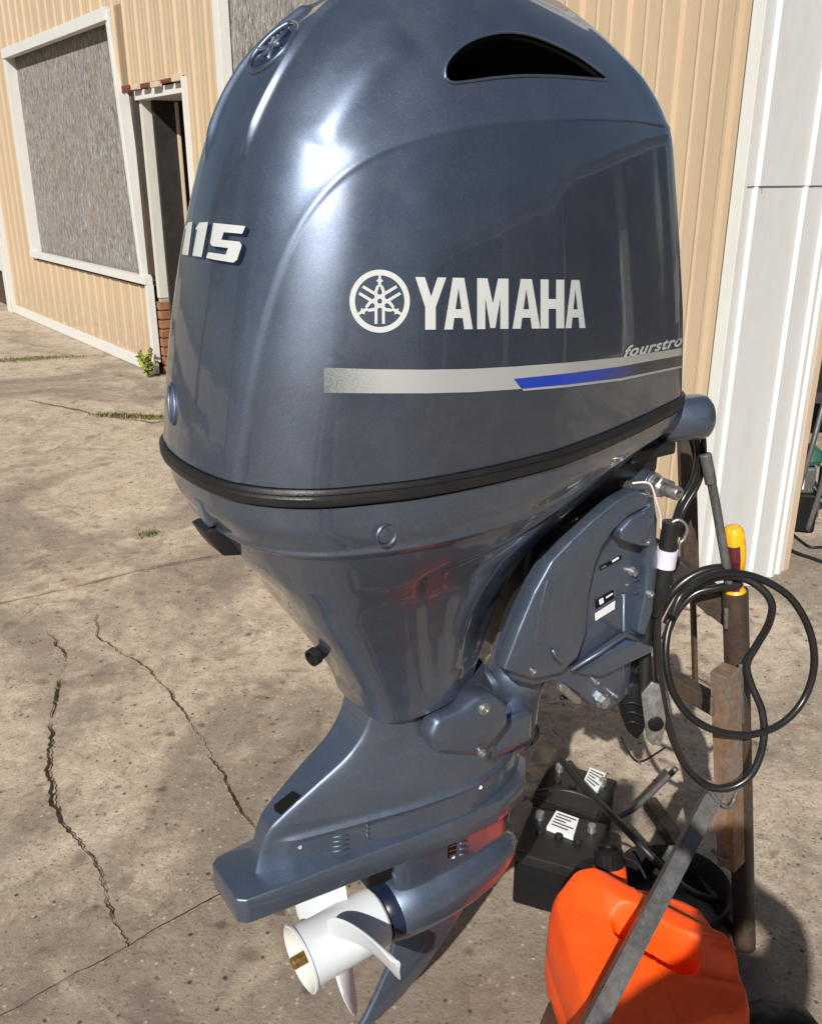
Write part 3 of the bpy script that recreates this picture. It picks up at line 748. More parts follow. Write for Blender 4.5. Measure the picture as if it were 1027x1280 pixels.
decal('side_stripe', [[(405, 459.5), (470, 461.5), (532, 462), (590, 461), (643, 458), (710, 453), (775, 446.5), (851, 435), (851, 444), (775, 458), (710, 466.5), (641, 473.5), (651, 486), (590, 490), (532, 491.5), (470, 491.5), (405, 491)]], BC, M['stripe'], .0008, 6)
decal('blue_stripe', [[(641, 473.5), (710, 466.5), (775, 458), (851, 444.5), (851, 457), (775, 472.5), (710, 480.5), (651, 486)]], BC, M['bluefade'], .0011, 6)
decal('lower_pinstripe', [[(651, 486), (710, 480.5), (775, 472.5), (851, 457), (851, 459.5), (775, 475.5), (710, 483.5), (653, 488.5)]], BC, M['silver'], .0012, 6)
# horsepower number on the rear
n5 = [(268, 279), (308, 283), (304, 292.5), (281, 290.5), (278, 300), (301, 302.5), (303.5, 307), (297.5, 325), (293, 328.5), (270, 325), (259, 322.5), (261.5, 315.5), (283, 318.5), (286.5, 310.3), (266.5, 307.8), (264, 304.5)]
n1a = [(232.5, 285), (236.5, 278.5), (242, 277.5), (236.5, 319.5), (228.8, 318), (234, 287)]; n1b = [(245.5, 286.5), (250.5, 278.5), (261.5, 277.8), (253.3, 321.5), (241.8, 319.8), (248, 287.5)]
sh = lambda P_, dx, dy: [(a + dx, b + dy) for a, b in P_]
decal('number_shadow', [sh(n5, 3.5, 3), sh(n1b, 3, 3), sh(n1a, 2.5, 2), sh(n5, 1.8, 1.5), sh(n5, 5, 3.8)], BC, M['navy'], .0007, 4)
decal('horsepower_number', [n1a, n1b, n5], BC, M['decalwhite'], .0012, 4)
# script word on the side, partly round the front edge
fc = bpy.data.curves.new('t', 'FONT'); fc.body = 'fourstroke'; fc.shear = .45; fc.size = 1; fc.space_character = 1.12; fc.offset = .032
fo = bpy.data.objects.new('t', fc); COL.objects.link(fo); bpy.context.view_layer.update()
tm = bpy.data.meshes.new_from_object(fo.evaluated_get(bpy.context.evaluated_depsgraph_get())); bpy.data.objects.remove(fo)
V, Fc = [], []; ids = {}
def fpos(u, vv):
    x = 777 + u * 21 - .5 * u * u; y = 446.5 - u * 3.6 - .10 * u * u
    return x, y - vv * 18.5
for v_ in tm.vertices:
    h = on(BC, *fpos(v_.co.x, v_.co.y), .0012)
    if h: ids[v_.index] = len(V); V.append(h)
for p in tm.polygons:
    if all(i in ids for i in p.vertices):
        q = [ids[i] for i in p.vertices]
        if max((V[q[k]] - V[q[k - 1]]).length for k in range(len(q))) < .03: Fc.append(q)
mk('script_lettering', V, Fc, M['decalwhite'], mot)
# raised oval badge on the rear spine, and a round badge low on the rear
def raised_badge(name, cx, cy, ax, bx, rxy, n=40):
    """rim drawn round centre with half axes ax, bx (pixel vectors)"""
    P_ = [on(BC, cx + ax[0] * math.cos(t_) + bx[0] * math.sin(t_), cy + ax[1] * math.cos(t_) + bx[1] * math.sin(t_), .001) for t_ in [2 * math.pi * k / n for k in range(n)]]
    P_ = [p for p in P_ if p]
    v, f_ = tube_geo(P_, rxy, 8, len(P_) > n * .8); return mk(name, v, f_, M['paint'], mot, True)
em = raised_badge('rear_emblem', 342, 60, (28, -29), (9, 9), .0032)
OFFm = OFF[mot]; OFF[em] = OFFm
decal('emblem_field', [circ(342, 60, 14, 26)], BC, M['navy'], .0006, 5) if False else None
polyE = [(342 + 26 * math.cos(t_) * 1 + 8 * math.sin(t_), 60 - 27 * math.cos(t_) + 8 * math.sin(t_)) for t_ in [2 * math.pi * k / 36 for k in range(36)]]
decal('emblem_field', [polyE], BC, M['navy'], .0006, 5)
for k in range(3):
    a = math.radians(90 + 120 * k); P_ = []
    for rr_ in (-.5, .9):
        c_, s_ = math.cos(a) * rr_, math.sin(a) * rr_
        P_.append(on(BC, 342 + 22 * s_ + 7.5 * c_, 60 - 23 * s_ + 7.5 * c_, .002))
    if all(P_): v, f_ = tube_geo(P_, .0032, 8); mk('emblem_fork', v, f_, M['paint'], mot, True)
raised_badge('rear_round_badge', 216, 505, (3.5, -2), (1.5, 25), .002)
# scuffs on the cover front are left to the paint

# ---- small fittings on the pan
h = on(BM, 481, 668, 0); nrm = (CAM - h).normalized()
v, f_ = lathe_geo(h - ES * .0, ES, [(-.03, .001), (-.03, .0115), (.0012, .0115), (.0035, .0135), (.0045, .0125), (.003, .0105), (-.012, .0100), (-.012, .001)], 24); mk('drain_socket', v, f_, M['paint'], mot, True, None, 40)
v, f_ = lathe_geo(h - ES * .002, ES, [(0, .009), (.004, .0095), (.006, .001)], 20); mk('socket_plug', v, f_, M['paint_leg'], mot, True, None, 40)
# rear latch lever
pts = [ep(a_, b_, -.015) for a_, b_ in ((238, 651), (249, 646), (268, 655), (286, 669), (285, 680), (262, 681), (250, 668))]
bm = prism_bm(pts, ES * .045, .003, 2); bmk('rear_latch', bm, M['rubber'], mot, True, 40)
v, f_ = bar_geo(ep(250, 622, .02), ep(262, 655, .02), .022, .010, UZ, .003); mk('latch_hinge', v, f_, M['paint_leg'], mot)
a = ew(.160, .0, .935); d = (-EF * .9 + ES * .25 - UZ * .12).normalized()
v, f_ = lathe_geo(a, d, [(-.02, .010), (.006, .010), (.010, .0125), (.020, .0125), (.021, .0095), (.008, .009), (.007, .001)], 24); mk('telltale_outlet', v, f_, M['rubber'], mot, True, None, 30)

# front steering housing
a = ew(.742, .03, 1.182); d = (EF * .86 + ES * .45 + UZ * .06).normalized()
v, f_ = lathe_geo(a, d, [(-.08, .001), (-.08, .036), (.03, .0375), (.083, .037), (.094, .0345), (.101, .027), (.104, .001)], 36); mk('steering_housing', v, f_, M['paint'], mot, True, None, 50)
v, f_ = box_geo(ew(.700, .04, 1.150), EF * .05, ES * .045, UZ * .010, .004); mk('housing_bracket', v, f_, M['rubber'], mot)

# ---- mount cover above the plate
mc_pts = [(538, 922), (547, 901), (577, 889), (600, 871), (618, 866), (634, 880), (637, 905), (618, 930), (596, 946), (546, 944)]
bm = prism_bm([ep(a, b, .098) for a, b in mc_pts], -ES * .035, .009, 4); bmk('mount_cover', bm, M['paint_leg'], mot, True, 60)
for (x, y, rr_) in ((605, 886, .0075), (602, 941, .005)):
    o_ = ep(x, y, .098); v, f_ = lathe_geo(o_, ES, [(-.004, rr_ * 1.3), (.0015, rr_ * 1.3), (.002, rr_), (.005, rr_), (.0055, rr_ * .55), (.003, rr_ * .5), (.003, .001)], 18); mk('mount_bolt', v, f_, M['zinc'], mot, True, None, 30)
# swivel tube and lower yoke behind the mount cover
v, f_ = lathe_geo(ew(.50, 0, .66), (EF * .12 + UZ), [(0, .040), (.02, .046), (.10, .046), (.11, .052), (.14, .052), (.15, .045), (.24, .045), (.45, .05)], 36); mk('swivel_tube', v, f_, M['paint_leg'], mot, True, None, 40)
v, f_ = box_geo(ew(.455, 0, .72), EF * .05, ES * .062, UZ * .035, .014); mk('lower_yoke', v, f_, M['paint_leg'], mot, True)
v, f_ = tube_geo(catmull([ep(655, 935, .03), ep(668, 925, .03), ep(672, 912, .03), ep(664, 902, .03), ep(655, 905, .02)], 6), .003, 8); mk('ground_wire', v, f_, M['blackplastic'], mot, True)
# trunk between mid section and bracket, coloured black for the deep shade there
v, f_ = box_geo(ew(.53, .0, .98), EF * .05 + UZ * .02, ES * .055, UZ * .13, .015); mk('swivel_housing', v, f_, M['rubber'], mot, True)
v, f_ = box_geo(ew(.60, -.01, 1.11), EF * .12 + UZ * .03, ES * .09, UZ * .03, .012); mk('tilt_arm', v, f_, M['rubber'], mot, True)

# ---- clamp bracket, starboard side
def plate(name, px, y, thick, bev, mat='paint_leg', parent=mot, smooth_curve=0):
    P_ = [Vector((a, b, 0)) for a, b in px]
    if smooth_curve: P_ = catmull(P_, smooth_curve, True)
    bm = prism_bm([ep(p.x, p.y, y) for p in P_], -ES * thick, bev, 3); return bmk(name, bm, M[mat], parent, True, 50)
plate('clamp_bracket', [(628, 830), (636, 800), (650, 765), (668, 728), (688, 695), (712, 672), (742, 645), (772, 622), (800, 608), (818, 622), (822, 650), (820, 700), (814, 760), (806, 798), (790, 822), (786, 868), (772, 882), (754, 890), (742, 885), (720, 866), (696, 850), (668, 858), (640, 850)], .100, .022, .004)
plate('bracket_flange', [(630, 838), (648, 790), (668, 742), (690, 702), (714, 677), (742, 650), (772, 626), (796, 613), (812, 618), (808, 634), (786, 645), (768, 662), (752, 684), (744, 706), (736, 742), (733, 790), (722, 822), (700, 842), (668, 850)], .122, .024, .0035)
plate('bracket_groove', [(675, 760), (684, 725), (692, 728), (684, 765), (676, 808), (668, 806)], .1235, .003, .001, 'paint')
plate('bracket_corner_block', [(776, 663), (790, 648), (806, 640), (818, 648), (812, 668), (803, 684), (776, 676)], .128, .028, .004)
plate('bracket_edge_rib', [(800, 640), (817, 628), (823, 700), (816, 765), (806, 796), (797, 792), (806, 750), (810, 700), (808, 672)], .118, .022, .004)
# bottom ledge: a sloping web
A_ = [ep(712, 836, .104), ep(780, 788, .104), ep(801, 797, .104), ep(800, 806, .104), ep(738, 836, .104)]
B_ = [ep(714, 836, .104) + ES * .016, ep(780, 793, .104) + ES * .030, ep(800, 801, .104) + ES * .026, ep(799, 808, .104) + ES * .024, ep(740, 838, .104) + ES * .02]
V = A_ + B_; Fc = [[0, 1, 2, 3, 4], [9, 8, 7, 6, 5]] + [[k, (k + 1) % 5, 5 + (k + 1) % 5, 5 + k] for k in range(5)]
mk('bracket_web', V, Fc, M['paint_leg'], mot)
v, f_ = tube_geo([ep(779, 742, .108), ep(779, 766, .110), ep(779, 790, .13)], .0035, 8); mk('bracket_rib', v, f_, M['paint_leg'], mot, True)
v, f_ = tube_geo([ep(713, 838, .118), ep(750, 815, .126), ep(781, 793, .136), ep(801, 802, .13)], .0035, 8); mk('bracket_rib', v, f_, M['paint_leg'], mot, True)
for (x, y, rr_, mt) in ((752, 876, .011, 'zinc'), (766, 868, .004, 'zinc'), (697, 831, .010, 'paint_leg'), (789, 714, .006, 'zinc'), (712, 796, .006, 'zinc')):
    o_ = ep(x, y, .101); v, f_ = lathe_geo(o_, ES, [(-.01, rr_ * 1.25), (.002, rr_ * 1.25), (.003, rr_), (.009, rr_), (.010, rr_ * .6), (.010, .001)], 6 if rr_ > .0095 and mt == 'zinc' else 16); mk('bracket_bolt', v, f_, M[mt], mot, True, None, 30)
for k in range(4):
    o_ = ep(795 + (k % 2) * 4, 724 + k * 8, .102); v, f_ = box_geo(o_, EF * .006, ES * .003, UZ * .0016, .0006); mk('adjuster_tooth', v, f_, M['paint_leg'], mot)
plate('bracket_anode', [(700, 857), (706, 855), (727, 874), (726, 881), (718, 880), (700, 864)], .104, .012, .002, 'zinc')
def sticker(name, px, y, mat): bm = prism_bm([ep(a, b, y) for a, b in px], ES * .0006, 0); return bmk(name, bm, M[mat], mot)
sticker('white_sticker', [(743, 767), (768, 751), (767.5, 761), (743.5, 776)], .1012, 'paper')
sticker('warning_sticker', [(744, 750), (766, 737), (767, 747), (744, 761)], .1012, 'void')
sticker('sticker_mark', [(748, 750), (753, 747), (754, 753), (749, 756)], .1019, 'paper'); sticker('sticker_mark', [(757, 746), (765, 741), (765, 743), (757, 748)], .1019, 'paper')
sticker('small_sticker', [(749, 708), (776, 694), (776, 699), (749, 713)], .1012, 'void')
sticker('sticker_mark', [(764, 701), (772, 696), (773, 698), (765, 703)], .1019, 'paper'); sticker('sticker_mark', [(751, 709), (757, 706), (757, 708), (751, 711)], .1019, 'decalgrey')
# tilt tube with nuts at the top
o_ = ep(815, 606, .10); d = ES
v, f_ = lathe_geo(o_, d, [(-.05, .020), (.0, .020), (.0, .001)], 24); mk('tilt_tube', v, f_, M['paint_leg'], mot, True, None, 40)
v, f_ = lathe_geo(o_, d, [(0, .019), (.004, .019), (.0045, .001)], 24); mk('washer', v, f_, M['chrome'], mot, True, None, 30)
v, f_ = lathe_geo(o_ + d * .005, d, [(0, .0155), (.002, .0165), (.013, .0165), (.015, .0145), (.015, .001)], 6); mk('hex_nut', v, f_, M['chrome'], mot)
v, f_ = lathe_geo(o_ + d * .015, d, [(0, .0105), (.034, .0105), (.037, .009), (.037, .006), (.022, .0055), (.022, .001)], 24); mk('threaded_end', v, f_, M['chrome'], mot, True, None, 30)
v, f_ = box_geo(ep(795, 600, .07), EF * .05 - UZ * .008, ES * .035, UZ * .006, .003); mk('top_cap_plate', v, f_, M['bar'], mot)
v, f_ = tube_geo(catmull([ep(790, 604, .13), ep(806, 603, .135), ep(814, 608, .138), ep(820, 628, .138), ep(825, 645, .135), ep(825, 662, .13)], 5), .0016, 6); mk('retaining_wire', v, f_, M['paper'], mot, True)
for (x, y, rr_) in ((806, 676, .0055), (811, 742, .005), (744, 852, .0045), (664, 838, .005)):
    o_ = ep(x, y, .119 if x < 700 or x > 800 else .101); v, f_ = lathe_geo(o_, ES, [(-.006, rr_ * 1.3), (.002, rr_ * 1.3), (.0025, rr_), (.006, rr_), (.0065, rr_ * .6), (.004, rr_ * .55), (.004, .001)], 14); mk('cap_screw', v, f_, M['zinc'], mot, True, None, 30)
v, f_ = lathe_geo(ep(735, 858, .06), (ep(700, 800, .06) - ep(735, 858, .06)), [(0, .001), (0, .016), (.11, .016), (.115, .020), (.135, .020), (.14, .001)], 20); mk('tilt_ram', v, f_, M['blackplastic'], mot, True, None, 40)
v, f_ = tube_geo(catmull([ep(806, 770, .10), ep(798, 812, .09), ep(778, 846, .07), ep(742, 866, .05), ep(700, 872, .03)], 7), .0042, 8); mk('trim_hose', v, f_, M['rubber'], mot, True)
v, f_ = tube_geo(catmull([ep(812, 700, .095), ep(822, 740, .10), ep(818, 790, .10), ep(802, 835, .09)], 7), .0036, 8); mk('trim_wire', v, f_, M['cable'], mot, True)
v, f_ = tube_geo([ep(690, 812, .124), ep(700, 830, .127)], .0028, 8); mk('casting_rib', v, f_, M['paint_leg'], mot, True)

# port side clamp, mostly hidden
Pp = [(628, 830), (668, 728), (712, 672), (772, 622), (800, 608), (818, 622), (820, 700), (806, 798), (786, 868), (754, 890), (720, 866), (668, 858)]
bm = prism_bm([ep(a, b, .10) - ES * .20 for a, b in Pp], -ES * .03, .005); bmk('clamp_bracket', bm, M['paint_leg'], mot, True, 50)

# ---- propeller
prop = thing('propeller_group', None, None, ew(.18, 0, .412)) if False else None
pax = -axd; pc = ax0 - axd * .020            # hub front end, axis pointing aft
hubl = .143
v, f_ = lathe_geo(pc, pax, [(0, .030), (0, .043), (.004, .0465), (.03, .048), (.10, .0475), (.122, .0485), (.138, .0500), (hubl - .004, .0528), (hubl, .0533), (hubl + .001, .0508), (.138, .0475), (.12, .0445), (.04, .042), (.035, .02), (.035, .001)], 56)
hubmi = [0] * len(f_)
for i in range(9 * 56, len(f_)): hubmi[i] = 1
prp = mk('propeller', v, f_, [M['white'], M['hubinside']], mot, True, hubmi, 35)
OFF[prp] = OFF[mot]; prp['label'] = 'white three bladed propeller with flared hub'
for k in range(3):
    a = 2 * math.pi * k / 3 + .4; u = (ES * math.cos(a) + UZ * math.sin(a))
    v, f_ = bar_geo(pc + pax * .075 + u * .018, pc + pax * .075 + u * .0435, .006, .085, pax, .001) ; mk('hub_rib', v, f_, M['hubinside'], prp)
v, f_ = lathe_geo(pc + pax * .05, pax, [(0, .022), (.045, .022), (.048, .019), (.048, .001)], 24); mk('inner_hub', v, f_, M['hubinside'], prp, True, None, 30)
v, f_ = lathe_geo(pc + pax * .105, pax, [(0, .019), (.002, .021), (.020, .021), (.024, .018), (.024, .001)], 6); mk('prop_nut', v, f_, M['brass'], prp)
v, f_ = lathe_geo(pc + pax * .124, pax, [(0, .010), (.03, .010), (.032, .008), (.032, .001)], 16); mk('prop_shaft', v, f_, M['brass'], prp, True, None, 30)
uS = (ES - axd * ES.dot(axd)).normalized(); uU = axd.cross(uS); uU = uU if uU.z > 0 else -uU
def blade(ang):
    nr, nc = 26, 24; top = []; bot = []
    for i in range(nr):
        t_ = i / (nr - 1); r = .044 + t_ * .120
        aw = 1.15 + .25 * math.sin(t_ * math.pi * .8); aw *= max(.05, 1 - max(0, (t_ - .30) / .74) ** 1.6)
        cen_ = ang - .22 * max(0, t_ - .25) ** 1.3 * 1.0; slope = .050
        for j in range(nc):
            s_ = (j / (nc - 1) - .5) * 2; th_ = .0105 * (1 - .45 * t_) * math.sqrt(max(0, 1 - s_ * s_)) + .0009
            phi = cen_ + s_ * aw / 2; pitch = math.atan(slope / r)
            c_ = pc + pax * (.068 + (phi - ang) * slope - .004 * t_)
            rad = uS * math.cos(phi) + uU * math.sin(phi); tan_ = -uS * math.sin(phi) + uU * math.cos(phi)
            nrm_ = (pax * math.cos(pitch) - tan_ * math.sin(pitch)); p = c_ + rad * r + nrm_ * (.005 * (s_ * s_ - .5))
            top.append(p + nrm_ * th_ / 2); bot.append(p - nrm_ * th_ / 2)
    V = top + bot; n = nr * nc; Fc = []
    for i in range(nr - 1):
        for j in range(nc - 1):
            q = [i * nc + j, i * nc + j + 1, (i + 1) * nc + j + 1, (i + 1) * nc + j]; Fc.append(q); Fc.append([k + n for k in q][::-1])
        Fc.append([i * nc, (i + 1) * nc, (i + 1) * nc + n, i * nc + n]); Fc.append([i * nc + nc - 1, i * nc + nc - 1 + n, (i + 1) * nc + nc - 1 + n, (i + 1) * nc + nc - 1])
    Fc.append([(nr - 1) * nc + j for j in range(nc)] + [n + (nr - 1) * nc + j for j in range(nc)][::-1])
    return V, Fc
for a in (33, 153, 273):
    v, f_ = blade(math.radians(a)); mk('blade', v, f_, M['white'], prp, True, None, 60)

# ------------------------------------------------------------------ STEEL STAND
st = thing('engine_stand', 'rusty welded steel stand of posts and bars carrying the motor', 'stand', Vector((.6, 1.5, 0)))
def spart(name, geo, mat, smooth=False): return mk(name, geo[0], geo[1], mat, st, smooth, None, 40)
pa_top = at_y(918, 738, 1.45); pa_bot = Vector((.715, 1.50, 0)); pd = (pa_top - pa_bot).normalized()
v, f_ = lathe_geo(pa_bot, pd, [(0, .001), (0, .0225), ((pa_top - pa_bot).length, .0225), ((pa_top - pa_bot).length, .0185), ((pa_top - pa_bot).length - .06, .0185), ((pa_top - pa_bot).length - .06, .001)], 28)
spart('round_post', (v, f_), M['post'], True)
# square tube, open at the top, corner towards the viewer
def square_tube(name, a, b, w_, t_, rot, mat, open_top=True):
    d = (b - a).normalized(); x = Vector((math.cos(rot), math.sin(rot), 0)); x = (x - d * x.dot(d)).normalized(); y = d.cross(x); h = w_ / 2; hi = h - t_
    V = []
    for p, hh in ((a, h), (b, h), (b, hi), (b - d * .10, hi)):
        for sx, sy in ((1, 1), (-1, 1), (-1, -1), (1, -1)): V.append(p + x * sx * hh + y * sy * hh)
    Fc = [[0, 1, 2, 3][::-1]]
    for k in range(3):
        for j in range(4): l = (j + 1) % 4; Fc.append([k * 4 + j, k * 4 + l, (k + 1) * 4 + l, (k + 1) * 4 + j])
    Fc.append([12, 13, 14, 15])
    return spart(name, (V, Fc), mat)
tb_top, tb_bot = at_y(906, 838, 1.40), at_y(913, 1078, 1.435)
square_tube('square_tube', tb_bot, tb_top, .037, .003, math.radians(40), M['rusty'])
tl = (tb_bot - tb_top).normalized()
v, f_ = box_geo(at_y(897, 1010, 1.418), Vector((.018, -.006, 0)), Vector((.002, .006, 0)), tl * .06, .002); spart('weld_gusset', (v, f_), M['rusty'])
c_top, c_mid = at_y(890, 1000, 1.385), at_y(742, 1285, 1.06)
cd = (c_mid - c_top).normalized(); c_end = c_mid + cd * .10
v, f_ = bar_geo(c_top - cd * .02, c_end, .028, .012, Vector((.15, -.6, .8)), .0015); spart('diagonal_brace', (v, f_), M['bar'])
sdv = cd.cross(Vector((.15, -.6, .8))).normalized()
v, f_ = bar_geo(c_top + sdv * .0155 - Vector((.15, -.6, .8)) * .008, c_end + sdv * .0155 - Vector((.15, -.6, .8)) * .008, .003, .030, Vector((.15, -.6, .8)), .0008); spart('brace_flange', (v, f_), M['bar'])
for nm, a, b, wx, wy in (('upper_beam', at_y(790, 672, 1.52), at_y(915, 768, 1.475), .03, .048), ('lower_beam', at_y(790, 822, 1.66), at_y(900, 885, 1.52), .03, .036)):
    v, f_ = bar_geo(a, b, wx, wy, UZ, .003); spart(nm, (v, f_), M['post'])
v, f_ = bar_geo(at_y(857, 545, 1.66), at_y(862, 712, 1.66), .026, .03, UZ, .002); spart('rear_post', (v, f_), M['post'])
v, f_ = bar_geo(at_y(864, 700, 1.70), at_y(869, 872, 1.70), .008, .022, Vector((0, 1, 0)), .001); spart('rear_strap', (v, f_), M['post'])
v, f_ = box_geo(ew(.60, -.03, .90), EF * .02, ES * .10, UZ * .09, .004); spart('transom_plate', (v, f_), M['post'])
v, f_ = bar_geo(c_end - cd * .03, Vector((c_end.x, c_end.y - .02, .01)), .034, .034, Vector((0, 1, 0)), .003); spart('brace_foot', (v, f_), M['bar'])
v, f_ = bar_geo(at_z(684, 936, .16), at_z(650, 996, .26), .05, .008, UZ, .001); spart('loose_strap_plate', (v, f_), M['bar'])
v, f_ = bar_geo(at_z(716, 1220, .02), at_z(672, 1330, .02), .04, .03, UZ, .002); spart('foot_rail', (v, f_), M['post'])
v, f_ = bar_geo(Vector((.715, 1.50, .018)), Vector((.62, 1.95, .018)), .035, .03, UZ, .002); spart('foot_rail', (v, f_), M['post'])

def weld(P_, seed):
    q = random.Random(seed); P_ = catmull(P_, 7); v, f_ = tube_geo(P_, [.0042 * q.uniform(.75, 1.25) for _ in P_], 7); mk('weld_bead', v, f_, M['bar'], st, True)
weld([at_y(885, 985, 1.38), at_y(898, 1003, 1.378), at_y(912, 1008, 1.385), at_y(920, 990, 1.40)], 1)
weld([at_y(890, 1062, 1.415), at_y(903, 1074, 1.413), at_y(925, 1068, 1.43)], 2)
weld([at_y(907, 760, 1.43), at_y(907, 785, 1.43)], 3); weld([at_y(889, 872, 1.40), at_y(889, 893, 1.40)], 4)
weld([at_y(925, 830, 1.42), at_y(926, 870, 1.42), at_y(928, 905, 1.425)], 5)

# ------------------------------------------------------------------ screwdriver in the post's open top
sc = thing('screwdriver', 'screwdriver with yellow and maroon handle standing in the post top', 'screwdriver', pa_top)
a = pa_top - pd * .012
prof = [(a_ * 1.22, b_ * 1.22) for a_, b_ in [(0, .001), (0, .0135), (.006, .0160), (.010, .0155), (.014, .0125), (.028, .0120), (.045, .0150), (.065, .0172), (.088, .0172), (.104, .0150), (.112, .0105), (.115, .001)]]
x_ = pd.orthogonal().normalized(); y_ = pd.cross(x_); V = []; Fc = []; mi = []; SEG = 36
prof2 = []
for i in range(len(prof) - 1):
    for k in range(3): t_ = k / 3; prof2.append((prof[i][0] + (prof[i + 1][0] - prof[i][0]) * t_, prof[i][1] + (prof[i + 1][1] - prof[i][1]) * t_))
prof2.append(prof[-1])
for (d, r) in prof2:
    fl = .0014 * sstep(np.array([(d - .02) / .02]))[0] * (1 if d < .12 else max(0, (.134 - d) / .014))
    for k in range(SEG):
        an = 2 * math.pi * k / SEG; rr_ = max(r - fl * (.5 + .5 * math.cos(6 * an)), 1e-4); V.append(a + pd * d * 1.0 + (x_ * math.cos(an) + y_ * math.sin(an)) * rr_)
for i in range(len(prof2) - 1):
    for k in range(SEG):
        l = (k + 1) % SEG; Fc.append([i * SEG + k, i * SEG + l, (i + 1) * SEG + l, (i + 1) * SEG + k])
        ctr = (V[i * SEG + k] + V[i * SEG + l]) / 2 - (a + pd * prof2[i][0]); d = prof2[i][0]
        mi.append(1 if (.016 < d < .104 and ctr.x < .004) else 0)
mk('handle', V, Fc, [M['handle_y'], M['handle_r']], sc, True, mi, 50)
v, f_ = lathe_geo(a, -pd, [(-.002, .001), (-.002, .0035), (.10, .0035), (.105, .001)], 12); mk('shaft', v, f_, M['chrome'], sc, True, None, 40)

# ------------------------------------------------------------------ coiled cable hung on the stand
cb = thing('coiled_cable', 'long black cable hanging in loose loops round the steel post', 'cable', Vector((.55, 1.36, .3)))
def wire(name, L, r, parent, mat='cable', n=7, seg=12):
    P_ = catmull([at_y(*q) for q in L], n); v, f_ = tube_geo(P_, r, seg); return mk(name, v, f_, M[mat], parent, True)
wire('cable_loop', [(826, 735, 1.33), (821, 775, 1.325), (822, 830, 1.32), (832, 895, 1.32), (852, 950, 1.33), (880, 980, 1.34), (910, 985, 1.34), (938, 968, 1.345), (953, 930, 1.36), (952, 890, 1.38), (938, 855, 1.40), (933, 830, 1.41), (946, 805, 1.41), (960, 780, 1.40), (964, 755, 1.40), (950, 735, 1.41), (925, 722, 1.42), (895, 722, 1.42), (865, 735, 1.41), (845, 755, 1.40), (832, 780, 1.39)], .0068, cb)
wire('cable_loop', [(840, 770, 1.36), (850, 745, 1.37), (875, 725, 1.39), (905, 716, 1.41), (945, 722, 1.42), (985, 745, 1.42), (1010, 785, 1.41), (1017, 830, 1.40), (1005, 872, 1.39), (978, 903, 1.37), (940, 918, 1.355), (900, 915, 1.345), (865, 898, 1.34), (842, 868, 1.345), (832, 830, 1.36), (833, 795, 1.38), (842, 765, 1.40)], .0066, cb)
wire('cable_strand', [(830, 800, 1.41), (845, 765, 1.42), (868, 742, 1.425), (895, 735, 1.425), (925, 730, 1.43)], .007, cb)
wire('cable_strand', [(822, 770, 1.42), (840, 740, 1.42), (868, 718, 1.425), (900, 710, 1.43), (925, 716, 1.44)], .008, cb)
pl_ = thing('cable_plug', 'black plug with white tape round its neck hanging beside the bracket', 'plug', at_y(826, 760, 1.33))
def plug(name, a, b, r0, r1, mat):
    d = (b - a); v, f_ = lathe_geo(a, d, [(0, .001), (0, r0), (d.length, r1), (d.length, .001)], 24); return mk(name, v, f_, M[mat], pl_, True, None, 40)
p0, p1, p2, p3, p4, p5 = (at_y(838, 652, 1.32), at_y(834, 686, 1.32), at_y(830, 708, 1.32), at_y(825, 735, 1.32), at_y(822, 752, 1.32), at_y(820, 770, 1.32))
plug('plug_body', p0, p1, .0135, .0145, 'rubber'); plug('white_tape', p1, p2, .0165, .017, 'tape'); plug('sleeve', p2, p3, .0150, .0150, 'rubber'); plug('sleeve_neck', p3, p4, .0148, .012, 'rubber'); plug('strain_relief', p4, p5, .011, .008, 'cable')
hk = thing('snap_hook', 'small pale green open snap hook above the taped plug', 'hook', at_y(848, 668, 1.33))
P_ = catmull([at_y(a_, b_, 1.318) for a_, b_ in ((838, 660), (840, 653), (848, 650), (856, 655), (858, 664), (854, 674), (849, 680), (848, 695))], 6)
v, f_ = tube_geo(P_, .0026, 10); mk('hook_ring', v, f_, M['zinc'], hk, True)
v, f_ = box_geo(at_y(846, 664, 1.325), Vector((.008, 0, 0)), Vector((0, .004, 0)), Vector((0, 0, .009)), .002); mk('hook_latch', v, f_, M['blackplastic'], hk)
# steering cables out of the front housing
sw = thing('steering_cable', 'black steering cables dropping from the front housing of the motor', 'cable', at_y(870, 600, 1.45))
wire('cable', [(868, 540, 1.45), (872, 570, 1.46), (866, 600, 1.46), (850, 630, 1.45), (842, 655, 1.42), (838, 680, 1.40)], .0058, sw)
wire('cable', [(878, 540, 1.45), (879, 575, 1.46), (872, 605, 1.47), (855, 635, 1.46), (846, 660, 1.44)], .0048, sw)
wire('cable', [(860, 540, 1.46), (868, 580, 1.48), (862, 610, 1.48)], .0035, sw)
wire('grey_sheath', [(881, 570, 1.44), (887, 595, 1.44), (893, 625, 1.44), (899, 660, 1.435), (906, 700, 1.43), (910, 730, 1.43)], .0078, sw, 'bar')
wire('sheath_end', [(881, 568, 1.44), (885, 588, 1.44), (888, 604, 1.44)], .0098, sw, 'bar')
